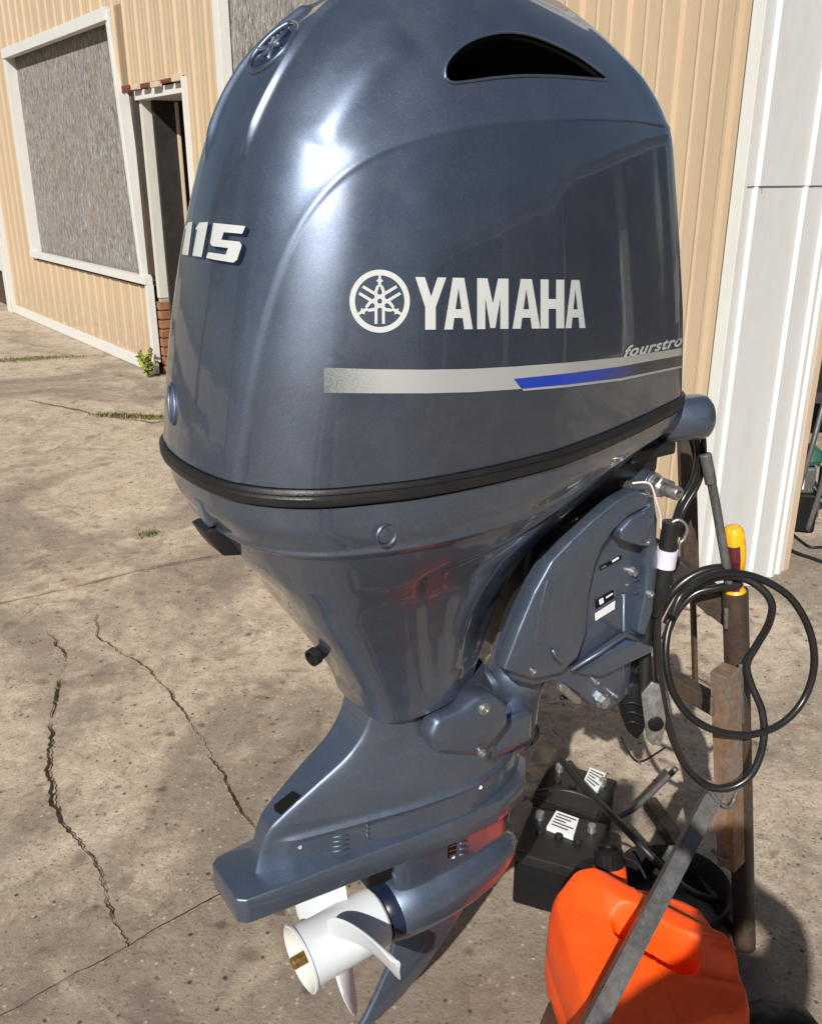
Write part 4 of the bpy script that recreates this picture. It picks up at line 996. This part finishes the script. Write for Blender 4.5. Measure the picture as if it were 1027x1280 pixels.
# tilt hose, connector block and hanging plate under the bracket
hs = thing('hanging_connector', 'black connector block with drilled grey plate hanging below the clamp bracket', 'connector', at_y(808, 900, 1.30))
def bmp(name, px, y, thick, bev, mat, parent):
    bm = prism_bm([at_y(a_, b_, y) for a_, b_ in px], Vector((0, thick, 0)), bev, 3); return bmk(name, bm, M[mat], parent, True, 50)
wire('hose', [(820, 725, 1.34), (810, 770, 1.34), (806, 820, 1.33), (805, 868, 1.32)], .0095, hs, 'rubber')
wire('hose', [(812, 790, 1.36), (797, 830, 1.37), (792, 865, 1.37)], .0085, hs, 'rubber')
bmp('connector_block', [(774, 862), (790, 853), (808, 858), (812, 885), (806, 915), (796, 928), (783, 915), (776, 890)], 1.325, .045, .008, 'blackplastic', hs)
bmp('drilled_plate', [(801, 868), (814, 853), (824, 856), (832, 900), (828, 926), (816, 933), (808, 925)], 1.305, .006, .0015, 'zinc', hs)
v, f_ = lathe_geo(at_y(819, 905, 1.303), (0, -1, 0), [(-.004, .001), (-.004, .013), (.003, .013), (.004, .011), (.004, .001)], 20); mk('plate_knob', v, f_, M['blackplastic'], hs, True, None, 30)
v, f_ = lathe_geo(at_y(822, 928, 1.30), (0, -1, 0), [(0, .001), (0, .005), (.004, .005), (.004, .001)], 6); mk('plate_nut', v, f_, M['zinc'], hs)
for k in range(3):
    v, f_ = tube_geo(catmull([at_y(778 + k * 3, 880 + k * 12, 1.32), at_y(790, 878 + k * 12, 1.312), at_y(806, 884 + k * 12, 1.315)], 4), .0022, 6); mk('connector_rib', v, f_, M['rubber'], hs, True)

# ------------------------------------------------------------------ orange fuel can
can = thing('fuel_can', 'orange plastic fuel can with black cap on the ground by the stand', 'fuel can', Vector((.42, 1.25, 0)))
cA, cB, cC, cD = Vector((.262, 1.425)), Vector((.548, 1.36)), Vector((.575, 1.105)), Vector((.310, 1.055))
NC = 90; ridge_a, ridge_b = np.array([.26, .93]), np.array([.93, .42])
def segd(p, a, b):
    d = b - a; t_ = np.clip(((p - a) @ d) / (d @ d), 0, 1); return np.linalg.norm(p - a - d * t_), t_, np.sign(d[0] * (p - a)[1] - d[1] * (p - a)[0])
V = []; Fc = []
for i in range(NC + 1):
    for j in range(NC + 1):
        u, w_ = i / NC, j / NC
        # round the footprint corners
        cu, cw = u * 2 - 1, w_ * 2 - 1; k = .16; m_ = max(abs(cu), abs(cw)); l4 = (abs(cu) ** 7 + abs(cw) ** 7) ** (1 / 7) if m_ > 0 else 1; f = m_ / l4 if l4 else 1
        cu *= f; cw *= f; uu, ww__ = (cu + 1) / 2, (cw + 1) / 2
        p = (cD * (1 - uu) + cC * uu) * (1 - ww__) + (cA * (1 - uu) + cB * uu) * ww__
        e = 1 - m_ ; edge = 1 - (1 - min(e / .10, 1)) ** 2
        q = np.array([uu, ww__]); ds_, tt_, sdd = segd(q, ridge_a, ridge_b)
        z = .212 + .045 * math.sqrt(max(edge, 0))
        z += .030 * math.exp(-(ds_ / .13) ** 4) * edge                                          # handle spine
        z += .020 * (1 - sstep(np.array([(ds_ - .02) / .5]))[0]) * edge
        dh, th_, _ = segd(q, np.array([.40, .62]), np.array([.66, .40])); z -= .055 * float(sstep(np.array([1 - (dh - .035) / .07]))[0]) * edge   # hollow beside the grip
        dh, th_, _ = segd(q, np.array([.62, .86]), np.array([.90, .62])); z -= .03 * float(sstep(np.array([1 - (dh - .02) / .06]))[0]) * edge
        z -= .045 * max(0, .30 - uu) / .30 * (1 - .3 * ww__)                                         # sloping left shoulder
        z += .0035 * math.exp(-((((uu * .35 + ww__ * .9) * 5) % 1 - .5) / .10) ** 2) * float(sstep(np.array([(uu - .55) / .1]))[0]) * edge
        z += .002 * math.exp(-((uu - .47 - .05 * ww__) / .006) ** 2) * edge
        V.append(Vector((p.x, p.y, z)))
for i in range(NC):
    for j in range(NC): a_ = i * (NC + 1) + j; Fc.append([a_, a_ + NC + 1, a_ + NC + 2, a_ + 1])
bor = [i * (NC + 1) for i in range(NC + 1)] + [NC * (NC + 1) + j for j in range(1, NC + 1)] + [i * (NC + 1) + NC for i in range(NC - 1, -1, -1)] + [j for j in range(NC - 1, 0, -1)]
ctr = Vector((.424, 1.236, 0)); prev = bor
for (z, g_) in ((.185, 1.010), (.10, 1.02), (.096, 1.008), (.090, 1.02), (.04, 1.015), (.012, .99), (.0, .95)):
    cur = []
    for b_ in bor: q = V[b_]; cur.append(len(V)); V.append(Vector((ctr.x + (q.x - ctr.x) * g_, ctr.y + (q.y - ctr.y) * g_, min(z, q.z - .005))))
    for k in range(len(bor)): l = (k + 1) % len(bor); Fc.append([prev[k], cur[k], cur[l], prev[l]])
    prev = cur
Fc.append(prev)
mk('can_body', V, Fc, M['orange'], can, True, None, 38)
cp = at_z(761, 1090, .242); cdir = Vector((-.05, .30, .95)).normalized()
v, f_ = lathe_geo(cp, cdir, [(-.04, .036), (.008, .033), (.014, .028), (.014, .001)], 28); mk('can_neck', v, f_, M['orange'], can, True, None, 40)
SEG = 40; V = []; Fc = []; pr = [(.012, .001), (.012, .0275), (.014, .0285), (.044, .0275), (.047, .024), (.047, .020), (.041, .018), (.041, .001)]
x_ = cdir.orthogonal().normalized(); y_ = cdir.cross(x_)
for i, (d, r) in enumerate(pr):
    for k in range(SEG):
        an = 2 * math.pi * k / SEG; rr_ = r + (.0011 if (k % 2 and i in (2, 3)) else 0); V.append(cp + cdir * d + (x_ * math.cos(an) + y_ * math.sin(an)) * rr_)
for i in range(len(pr) - 1):
    for k in range(SEG): l = (k + 1) % SEG; Fc.append([i * SEG + k, i * SEG + l, (i + 1) * SEG + l, (i + 1) * SEG + k])
mk('can_cap', V, Fc, M['blackplastic'], can, True, None, 25)
v, f_ = tube_geo(catmull([cp + cdir * .03 + Vector((.03, 0, 0)), cp + Vector((.055, .0, .02)), cp + Vector((.07, -.02, .0)), cp + Vector((.085, -.05, -.005))], 6), .003, 8); mk('cap_strap', v, f_, M['blackplastic'], can, True)

# ------------------------------------------------------------------ black batteries, tub and hoses behind the can
def labelled_case(label, c, ang, hx, hy, hz, lab, name='battery'):
    t_ = thing(name, label, 'battery', Vector((c[0], c[1], 0)), 'old black batteries beside the fuel can')
    X = Vector((math.cos(ang), math.sin(ang), 0)); Y = Vector((-math.sin(ang), math.cos(ang), 0)); o_ = Vector((c[0], c[1], 0))
    v, f_ = box_geo(o_ + UZ * hz, X * hx, Y * hy, UZ * hz, .008); mk('case', v, f_, M['blackplastic'], t_)
    v, f_ = box_geo(o_ + UZ * (2 * hz + .010), X * (hx + .004), Y * (hy + .004), UZ * .012, .005); mk('lid', v, f_, M['rubber'], t_)
    zt = 2 * hz + .022
    for sx in (-1, 1):
        v, f_ = lathe_geo(o_ + X * hx * .7 * sx + Y * hy * .6 + UZ * zt, UZ, [(0, .011), (.016, .009), (.017, .001)], 16); mk('terminal', v, f_, M['zinc'], t_, True, None, 30)
    for k in range(3): v, f_ = lathe_geo(o_ + X * hx * (-.55 + .5 * k) - Y * hy * .0 + UZ * zt, UZ, [(0, .010), (.006, .010), (.008, .007), (.008, .001)], 14); mk('vent_cap', v, f_, M['rubber'], t_, True, None, 30)
    q4 = [at_z(a_, b_, zt + .010) for a_, b_ in lab]
    def lp(a_, b_, d_): return (q4[0] * (1 - a_) + q4[1] * a_) * (1 - b_) + (q4[3] * (1 - a_) + q4[2] * a_) * b_ + UZ * d_
    bm = prism_bm(q4, UZ * -.010); bmk('label', bm, M['paper'], t_)
    for k in range(5):
        e_ = .92 - .17 * (k % 3); b_ = .12 + .16 * k
        mk('print_line', [lp(.1, b_, .0008), lp(e_, b_, .0008), lp(e_, b_ + .07, .0008), lp(.1, b_ + .07, .0008)], [[0, 1, 2, 3]], M['ink'], t_)
    return t_
labelled_case('black battery with white label nearest the orange can cap', (.338, 1.665), math.radians(-22), .086, .080, .062, [(695, 1013), (723, 1023), (716, 1046), (683, 1033)])
labelled_case('black battery with white label farther behind the first one', (.400, 1.85), math.radians(-30), .080, .075, .060, [(737, 959), (757, 967), (745, 992), (729, 976)])
hz_ = thing('black_hose', 'black hose lying over the batteries down past the orange can', 'hose', Vector((.45, 1.6, .2)))
def zwire(name, L, r, parent, mat='cable'): v, f_ = tube_geo(catmull([at_z(*q) for q in L], 7), r, 10); return mk(name, v, f_, M[mat], parent, True)
zwire('hose', [(700, 948, .25), (722, 975, .24), (750, 1005, .23), (785, 1040, .24), (815, 1072, .22), (845, 1102, .15), (880, 1122, .07), (925, 1128, .02)], .0085, hz_, 'rubber')
zwire('hose', [(650, 1000, .22), (672, 990, .24), (705, 988, .235), (740, 1000, .23), (775, 1030, .22), (805, 1060, .21)], .005, hz_, 'rubber')
zwire('grey_tube', [(768, 1022, .12), (790, 1012, .14), (815, 990, .20), (845, 960, .27)], .007, hz_, 'bar')
zwire('thin_wire', [(776, 920, .02), (785, 940, .02), (800, 952, .02), (830, 935, .03)], .003, hz_)
tb = thing('black_tub', 'shallow black rubber tub standing on the ground behind the orange can', 'tub', Vector((.60, 1.60, 0)))
v, f_ = lathe_geo(Vector((.585, 1.60, 0)), UZ, [(0, .001), (0, .105), (.05, .118), (.07, .121), (.074, .126), (.078, .122), (.07, .114), (.012, .10), (.012, .001)], 40); mk('tub_shell', v, f_, M['rubber'], tb, True, None, 35)
# crumpled black sacks at the foot of the post
def sack(label, c, r, h, seed):
    bm = bmesh.new(); bmesh.ops.create_icosphere(bm, subdivisions=5, radius=1); q = random.Random(seed); ph = [(Vector((q.gauss(0, 1), q.gauss(0, 1), q.gauss(0, 1))).normalized(), q.uniform(2, 9), q.uniform(0, 6)) for _ in range(26)]
    for v_ in bm.verts:
        n_ = v_.co.normalized(); d = sum(abs(math.sin(n_.dot(a_) * f + p)) / f for a_, f, p in ph) * .16
        s_ = .8 + d * .5; v_.co = Vector((n_.x * r * s_, n_.y * r * s_ * .8, max(n_.z * h * s_ + h * .6, .002))) + Vector((c[0], c[1], 0))
    o = bmk('crumpled_sack', bm, M['sack'], None, True, 40); tag(o, label, 'sack'); return o
M['sack'] = simple('black_polythene', (.010, .010, .011), .5, var=.3, vscale=30, bumps=.3, bscale=60, spec=.3)
sack('crumpled black plastic sack on the ground right of the orange can', (.68, 1.25), .085, .05, 4)
sack('flat black plastic sack nearest the bottom right corner', (.72, 1.08), .10, .045, 9)

# ------------------------------------------------------------------ machinery beyond the white wall
pm = thing('portable_pump', 'small engine pump with green cap and tube frame beyond the white wall', 'pump', Vector((1.78, 3.95, 0)))
o_ = Vector((1.80, 3.98, 0)); Xp, Yp = Vector((.9, -.2, 0)).normalized(), Vector((.2, .9, 0)).normalized()
def pbox(name, x, y, z, hx, hy, hz, mat, bev=.01): v, f_ = box_geo(o_ + Xp * x + Yp * y + UZ * z, Xp * hx, Yp * hy, UZ * hz, bev); return mk(name, v, f_, M[mat], pm)
pbox('base_block', 0, 0, .10, .07, .10, .09, 'blackplastic'); pbox('engine_block', -.01, 0, .25, .055, .08, .06, 'bar'); pbox('white_panel', -.03, -.085, .26, .028, .004, .05, 'paper', .002)
v, f_ = lathe_geo(o_ + UZ * .32, UZ, [(0, .001), (0, .075), (.02, .082), (.05, .070), (.075, .04), (.08, .001)], 28)
M['green'] = simple('faded_green_paint', (.03, .10, .075), .45, var=.3); mk('green_cap', v, f_, M['green'], pm, True, None, 40)
for k, xx in enumerate((.05, .14)):
    v, f_ = tube_geo(catmull([o_ + Xp * (xx - .10) + Yp * -.1 + UZ * .02, o_ + Xp * (xx - .05) + Yp * -.1 + UZ * .40, o_ + Xp * xx + Yp * 0 + UZ * .62, o_ + Xp * (xx + .05) + Yp * .1 + UZ * .45, o_ + Xp * (xx + .06) + Yp * .1 + UZ * .02], 8), .012, 10); mk('frame_hoop', v, f_, M['bar'], pm, True)
v, f_ = tube_geo(catmull([o_ + Xp * .06 + UZ * .30, o_ + Xp * .12 + UZ * .33, o_ + Xp * .17 + UZ * .28, o_ + Xp * .15 + UZ * .2, o_ + Xp * .09 + UZ * .2], 6), .008, 8); mk('carburettor_pipe', v, f_, M['zinc'], pm, True)
gc = thing('ground_cable', 'dark cable lying on the concrete near the white wall and the pump', 'cable', Vector((1.7, 3.8, 0)))
v, f_ = tube_geo(catmull([at_z(980, 682, .01), at_z(992, 690, .008), at_z(1012, 697, .008), at_z(1045, 706, .008), at_z(1090, 700, .008)], 6), .008, 8); mk('cable', v, f_, M['rubber'], gc, True)
v, f_ = tube_geo(catmull([at_z(986, 664, .01), at_z(1000, 676, .008), at_z(1014, 684, .008), at_z(1040, 682, .008)], 6), .006, 8); mk('cable', v, f_, M['rubber'], gc, True)
# parked car behind the pump: only its tail corner shows
M['carpaint'] = paint_mat('grey_violet_car_paint', (.10, .10, .14), .35, 1, .8)
M['glass'] = simple('dark_window_glass', (.01, .012, .014), .05, var=.1)
car = thing('parked_car', 'dark grey parked car beyond the white wall at the right edge', 'car', Vector((3.4, 5.6, 0)))
co_ = Vector((2.28, 5.15, 0)); CX, CY = Vector((.95, .31, 0)).normalized(), Vector((-.31, .95, 0)).normalized()
side = [(0, .30), (.02, .55), (.10, .88), (.35, .93), (.85, 1.38), (2.2, 1.42), (3.0, .98), (4.0, .88), (4.25, .70), (4.3, .35), (3.95, .25), (3.85, .52), (3.55, .64), (3.25, .52), (3.15, .25), (1.25, .25), (1.15, .52), (.85, .64), (.55, .52), (.45, .25)]
bm = prism_bm([co_ + CX * a_ + UZ * b_ for a_, b_ in side], CY * 1.7, .05, 3); bmk('car_body', bm, M['carpaint'], car, True, 40)
win = [(.80, .96), (1.02, 1.30), (2.12, 1.34), (2.75, .98)]
bm = prism_bm([co_ + CX * a_ + UZ * b_ - CY * .004 for a_, b_ in win], CY * .01, 0); bmk('side_window', bm, M['glass'], car)
bm = prism_bm([co_ + CX * a_ + UZ * b_ - CY * .01 for a_, b_ in [(-.06, .36), (-.06, .52), (.3, .54), (.45, .50), (.45, .36)]], CY * 1.72, .02); bmk('bumper', bm, M['rubber'], car, True)
for xx in (.85, 3.55):
    wh = Vector(co_ + CX * xx + UZ * .32 - CY * .01)
    v, f_ = lathe_geo(wh, CY, [(0, .20), (.0, .30), (.03, .32), (.18, .32), (.20, .30), (.20, .001)], 36); t_ = mk('tyre', v, f_, M['rubber'], car, True, None, 40)
    v, f_ = lathe_geo(wh, CY, [(.012, .001), (.008, .06), (.02, .07), (.03, .17), (.01, .205), (.03, .205), (.03, .001)], 30); mk('rim', v, f_, M['zinc'], t_, True, None, 40)

# ------------------------------------------------------------------ weeds, grass, leaves
def tuft(name, label, cat, c, n, r, h, mat, w_=.006, seed=1, kind=None, group=None, line=None):
    q = random.Random(seed); V = []; Fc = []
    for k in range(n):
        if line: t_ = q.random(); b_ = line[0].lerp(line[1], t_) + Vector((q.gauss(0, r), q.gauss(0, r * .35), 0))
        else: b_ = Vector((c[0] + q.gauss(0, r * .5), c[1] + q.gauss(0, r * .5), 0))
        b_.z = 0; a_ = q.uniform(0, 6.28); d = Vector((math.cos(a_), math.sin(a_), 0)); s_ = Vector((-d.y, d.x, 0)) * w_ * q.uniform(.6, 1.2); hh = h * q.uniform(.4, 1.1); ln = q.uniform(.2, .9) * hh
        i = len(V); V += [b_ - s_, b_ + s_, b_ + d * ln * .4 + s_ * .8 + UZ * hh * .6, b_ + d * ln * .4 - s_ * .8 + UZ * hh * .6, b_ + d * ln + UZ * hh * .9]
        Fc += [[i, i + 1, i + 2, i + 3], [i + 3, i + 2, i + 4]]
    o = mk(name, V, Fc, mat, None); return tag(o, label, cat, group, kind)
def leafy(name, label, c, n, r, h, seed):
    t_ = thing(name, label, 'weed', Vector((c[0], c[1], 0))); q = random.Random(seed); SV, SF, LV, LF = [], [], [], []
    for k in range(n):
        a_ = q.uniform(0, 6.28); top = Vector((c[0] + math.cos(a_) * r * q.random(), c[1] + math.sin(a_) * r * q.random(), h * q.uniform(.4, 1)))
        g_ = tube_geo([Vector((c[0], c[1], 0)), (Vector((c[0], c[1], 0)) + top) / 2 + UZ * .02, top], .003, 4); SV, SF = join_geo((SV, SF), g_)
        for m_ in range(9):
            p = Vector((c[0], c[1], 0)).lerp(top, q.uniform(.3, 1.05)); d = Vector((q.gauss(0, 1), q.gauss(0, 1), q.uniform(-.2, .9))).normalized(); s_ = d.orthogonal().normalized() * .012; l_ = q.uniform(.025, .05)
            i = len(LV); LV += [p, p + d * l_ * .5 + s_, p + d * l_, p + d * l_ * .5 - s_ + UZ * .004]; LF.append([i, i + 1, i + 2, i + 3])
    mk('stem', SV, SF, M['weed'], t_); o = mk('foliage', LV, LF, M['yellowleaf'], t_); o['kind'] = 'stuff'
wd = wl(-.08, .12, 0); leafy('leafy_weed', 'yellow green leafy weed growing at the foot of the doorway', (wd.x, wd.y), 16, .10, .24, 3)
ga, gb = at_z(128, 520), at_z(212, 524)
tuft('grass_strip', 'thin strip of low grass growing in the slab joint below the doorway', 'grass', None, 900, .05, .035, M['drygrass'], .004, 5, 'stuff', None, (ga, gb))
tuft('moss_patch', 'flat dull patch of dry grass on the concrete by the left edge', 'grass', None, 900, .10, .018, M['drygrass'], .004, 6, 'stuff', None, (at_z(0, 452), at_z(75, 446)))
ct = at_z(188, 668); tuft('grass_tuft', 'small green grass tuft alone on the concrete left of the motor', 'grass', (ct.x, ct.y), 130, .045, .022, M['weed'], .0022, 7)
q = random.Random(12)
for i, (x, y) in enumerate(((865, 765), (873, 770), (880, 764), (887, 772), (893, 768), (857, 760), (900, 777), (585, 800))):
    c = at_z(x, y); a_ = q.uniform(0, 6.28); d = Vector((math.cos(a_), math.sin(a_), .1)); s_ = Vector((-d.y, d.x, 0)); l_ = q.uniform(.03, .05)
    o = mk('dead_leaf', [c + UZ * .006, c + d * l_ * .5 + s_ * l_ * .35 + UZ * .016, c + d * l_ + UZ * .008, c + d * l_ * .5 - s_ * l_ * .35 + UZ * .014], [[0, 1, 2], [0, 2, 3]], M['deadleaf'], None)
    if i == 7: tag(o, 'single brown dead leaf on the concrete just behind the motor leg', 'leaf')
    else: tag(o, 'brown dead leaf in the small drift on the concrete behind the steel post', 'leaf', 'dead leaves drifted behind the steel post')

# ------------------------------------------------------------------ the photographer, whose shadow falls across the can
per = thing('person', 'person in dark jeans and red shirt holding up a phone, casting a shadow', 'person', Vector((.08, -.42, 0)))
M['skin'] = simple('skin', (.50, .30, .21), .5, var=.08); M['shirt'] = simple('red_cotton', (.40, .03, .025), .8, var=.15); M['jeans'] = simple('dark_denim', (.03, .04, .07), .85, var=.2)
M['hair'] = simple('brown_hair', (.05, .03, .02), .5, var=.3); M['boots'] = simple('brown_leather', (.09, .05, .03), .5)
def skin_mesh(name, J, Eg, R, mat, root=0, sub=2, parent=per):
    me = bpy.data.meshes.new(name); me.from_pydata([tuple(Vector(p) - OFF[per]) for p in J], Eg, []); o = bpy.data.objects.new(name, me); COL.objects.link(o)
    sk_ = o.modifiers.new('s', 'SKIN'); 
    for i, r in enumerate(R): me.skin_vertices[0].data[i].radius = (r if isinstance(r, tuple) else (r, r))
    me.skin_vertices[0].data[root].use_root = True
    sb = o.modifiers.new('u', 'SUBSURF'); sb.levels = sub; sb.render_levels = sub
    bpy.context.view_layer.update(); m2 = bpy.data.meshes.new_from_object(o.evaluated_get(bpy.context.evaluated_depsgraph_get()))
    o.modifiers.clear(); o.data = m2; m2.materials.clear(); m2.materials.append(mat); m2.polygons.foreach_set('use_smooth', [True] * len(m2.polygons))
    o.parent = parent; OFF[o] = OFF[per]; return o
bx, by_ = .08, -.42
hx_ = bx + .06
J = [(bx, by_, .94), (bx, by_ + .01, 1.10), (bx, by_, 1.25), (bx, by_, 1.36), (bx + .03, by_ + .01, 1.46), (hx_, by_ + .03, 1.55), (hx_, by_ + .02, 1.65), (hx_, by_ + .01, 1.73),
     (bx - .18, by_, 1.33), (bx - .25, by_ - .02, 1.06), (bx - .22, by_ + .08, .84), (bx + .19, by_, 1.35), (bx + .27, by_ + .16, 1.36), (bx + .07, by_ + .29, 1.45),
     (bx - .10, by_, .92), (bx - .12, by_ + .02, .50), (bx - .13, by_, .09), (bx - .14, by_ + .13, .04), (bx + .10, by_, .92), (bx + .13, by_ + .03, .50), (bx + .15, by_, .09), (bx + .17, by_ + .13, .04)]
Eg = [(0, 1), (1, 2), (2, 3), (3, 4), (4, 5), (5, 6), (6, 7), (3, 8), (8, 9), (9, 10), (3, 11), (11, 12), (12, 13), (0, 14), (14, 15), (15, 16), (16, 17), (0, 18), (18, 19), (19, 20), (20, 21)]
Rr = [(.15, .11), (.14, .10), (.17, .115), (.12, .085), .055, .075, .095, .075, .062, .046, .030, .062, .046, .030, .095, .062, .042, .035, .095, .062, .042, .035]
body = skin_mesh('body', J, Eg, Rr, M['skin']); 
me = body.data; me.materials.append(M['shirt']); me.materials.append(M['jeans']); me.materials.append(M['boots']); me.materials.append(M['hair'])
for p in me.polygons:
    z = p.center.z + OFF[per].z; yy = p.center.y + OFF[per].y
    p.material_index = 3 if z < .12 else 2 if z < 1.0 else (1 if z < 1.49 and yy < by_ + .20 else (4 if z > 1.68 or (z > 1.55 and yy < by_ - .02) else 0))
for s_ in (-1, 1):      # one hand holds the phone, the other hangs relaxed; five fingers each
    if s_ > 0: wv = Vector((bx + .07, by_ + .29, 1.45)); ax_ = Vector((-.35, .25, .9)).normalized(); sd2 = Vector((-.75, .65, .0)).normalized(); fw = Vector((-.80, .15, .1)).normalized()
    else: wv = Vector((bx - .22, by_ + .08, .84)); ax_ = Vector((.03, .12, -1)).normalized(); sd2 = Vector((.95, .1, 0)).normalized(); fw = Vector((.10, .15, -1)).normalized()
    up_ = ax_.cross(sd2).normalized(); pm_ = wv + ax_ * .075; JJ = [wv, wv + ax_ * .04, pm_]; EE = [(0, 1), (1, 2)]; RR = [.027, (.034, .017), (.034, .015)]
    for k in range(4):
        b0 = pm_ + (ax_ * (-.030 + .020 * k) if s_ > 0 else up_ * (-.030 + .020 * k)) + fw * .015; ln = (.058, .070, .074, .064)[k]
        md_ = b0 + fw * ln * .5 + sd2 * .004; tip = md_ + (fw * .75 + sd2 * (-.4 if s_ > 0 else .5)) * ln * .5; i = len(JJ)
        JJ += [b0, md_, tip]; EE += [(2, i), (i, i + 1), (i + 1, i + 2)]; RR += [.0100, .0088, .0075]
    i = len(JJ); tb_ = wv + ax_ * .03 - up_ * .01; JJ += [tb_ + sd2 * .02, tb_ + sd2 * .035 + ax_ * .03, tb_ + sd2 * .04 + ax_ * .055]; EE += [(1, i), (i, i + 1), (i + 1, i + 2)]; RR += [.013, .011, .009]
    skin_mesh('hand', JJ, EE, RR, M['skin'], 1, 2)
hc = Vector((hx_, by_ + .02, 1.615))
for s_ in (-1, 1):
    v, f_ = lathe_geo(hc + Vector((s_ * .032, .080, .015)), (0, 1, 0), [(0, .001), (.004, .010), (.010, .010), (.014, .006), (.016, .001)], 14); mk('eye', v, f_, M['paper'], per, True)
    v, f_ = box_geo(hc + Vector((s_ * .085, 0, .0)), Vector((.008, 0, 0)), Vector((0, .017, 0)), Vector((0, 0, .03)), .007); mk('ear', v, f_, M['skin'], per, True)
v, f_ = lathe_geo(hc + Vector((0, .088, .015)), (0, .45, -1), [(0, .006), (.02, .011), (.04, .016), (.05, .010), (.052, .001)], 14); mk('nose', v, f_, M['skin'], per, True)
v, f_ = box_geo(hc + Vector((0, .088, -.055)), Vector((.026, 0, 0)), Vector((0, .006, 0)), Vector((0, 0, .006)), .004); mk('mouth', v, f_, M['shirt'], per, True)
ph_ = thing('phone', 'dark phone held upright in the raised hand of the photographer', 'phone', Vector((.0, -.09, 1.55)))
v, f_ = box_geo(Vector((0.0, -.085, 1.535)), Vector((.038, 0, 0)), Vector((0, .004, 0)), Vector((0, 0, .078)), .003); mk('phone_body', v, f_, M['blackplastic'], ph_)
v, f_ = box_geo(Vector((0.0, -.0785, 1.59)), Vector((.012, 0, 0)), Vector((0, .0015, 0)), Vector((0, 0, .012)), .001); mk('camera_bump', v, f_, M['blackplastic'], ph_)

# ------------------------------------------------------------------ the yard's other sides, seen mirrored in the paint
shed = thing('open_shed', 'long dark timber shed with pale posts across the yard, mirrored in the motor', 'shed', Vector((8, -3, 0)))
M['timber'] = simple('dark_weathered_timber', (.055, .048, .042), .85, var=.4, vscale=6)
M['roofing'] = simple('dull_roof_sheet', (.16, .16, .16), .6, var=.3, vscale=3)
def shp(name, c, h_, mat): v, f_ = box_geo(Vector(c), Vector((h_[0], 0, 0)), Vector((0, h_[1], 0)), Vector((0, 0, h_[2])), .01); return mk(name, v, f_, M[mat], shed)
y = -9.0
while y < 7.2: shp('wall_board', (9.2, y + .28, 1.75), (.03, .27, 1.75), 'timber'); y += .56
for y in (-9, -6.2, -3.6, -.85, 1.9, 4.7, 7.2): shp('post', (7.4, y, 1.55), (.09, .12, 1.55), 'door')
v, f_ = bar_geo(Vector((6.9, -.9, 3.2)), Vector((10.0, -.9, 3.9)), 17.0, .08, UZ); mk('roof', v, f_, M['roofing'], shed)
shp('fascia', (7.0, -.9, 3.1), (.04, 8.5, .12), 'door'); shp('work_bench', (8.6, 2.6, .45), (.4, 1.4, .45), 'timber'); shp('stacked_crate', (8.6, -4.5, .5), (.5, .5, .5), 'timber')
M['bark'] = simple('grey_bark', (.12, .095, .07), .9, var=.4); M['leaf'] = simple('tree_leaf_green', (.05, .085, .022), .6, var=.5, vscale=3)
def tree(label, x, y, h_, r, seed):
    t_ = thing('shade_tree', label, 'tree', Vector((x, y, 0)), 'shade trees round the yard'); q = random.Random(seed); TV_, TF_ = tube_geo([Vector((x, y, 0)), Vector((x + .1, y, h_ * .3)), Vector((x, y + .1, h_ * .55)), Vector((x, y, h_ * .85))], [.22, .17, .11, .03], 8); cs = []
    for k in range(9):
        a_ = q.uniform(0, 6.28); z0 = h_ * q.uniform(.3, .6); e = Vector((x + math.cos(a_) * r * .7, y + math.sin(a_) * r * .7, z0 + h_ * q.uniform(.12, .35))); TV_, TF_ = join_geo((TV_, TF_), tube_geo([Vector((x, y, z0)), e], [.07, .02], 6)); cs.append(e)
    mk('trunk', TV_, TF_, M['bark'], t_, True); cs += [Vector((x, y, h_ * .85)), Vector((x, y, h_ * .7))]; LV, LF = [], []
    for c_ in cs:
        for k in range(420):
            d = Vector((q.gauss(0, 1), q.gauss(0, 1), q.gauss(0, .8))); p = c_ + d.normalized() * r * .42 * q.random() ** .5; u_ = Vector((q.gauss(0, 1), q.gauss(0, 1), q.gauss(0, 1))).normalized() * .10; w_ = u_.orthogonal() * .6
            i = len(LV); LV += [p - u_, p + w_, p + u_, p - w_]; LF.append([i, i + 1, i + 2, i + 3])
    o = mk('crown', LV, LF, M['leaf'], t_); o['kind'] = 'stuff'
tree('tall leafy tree farthest left of the yard, out past the tan wall corner', -13, 7, 7.5, 2.6, 1)
tree('broad leafy tree standing left of the photographer', -12, 1.5, 6.0, 2.8, 2)
tree('leafy tree behind the left shoulder of the photographer', -11, -5, 6.5, 2.5, 3)
tree('leafy tree far behind the photographer beside the shed', 2.8, -15, 6.5, 2.6, 4)
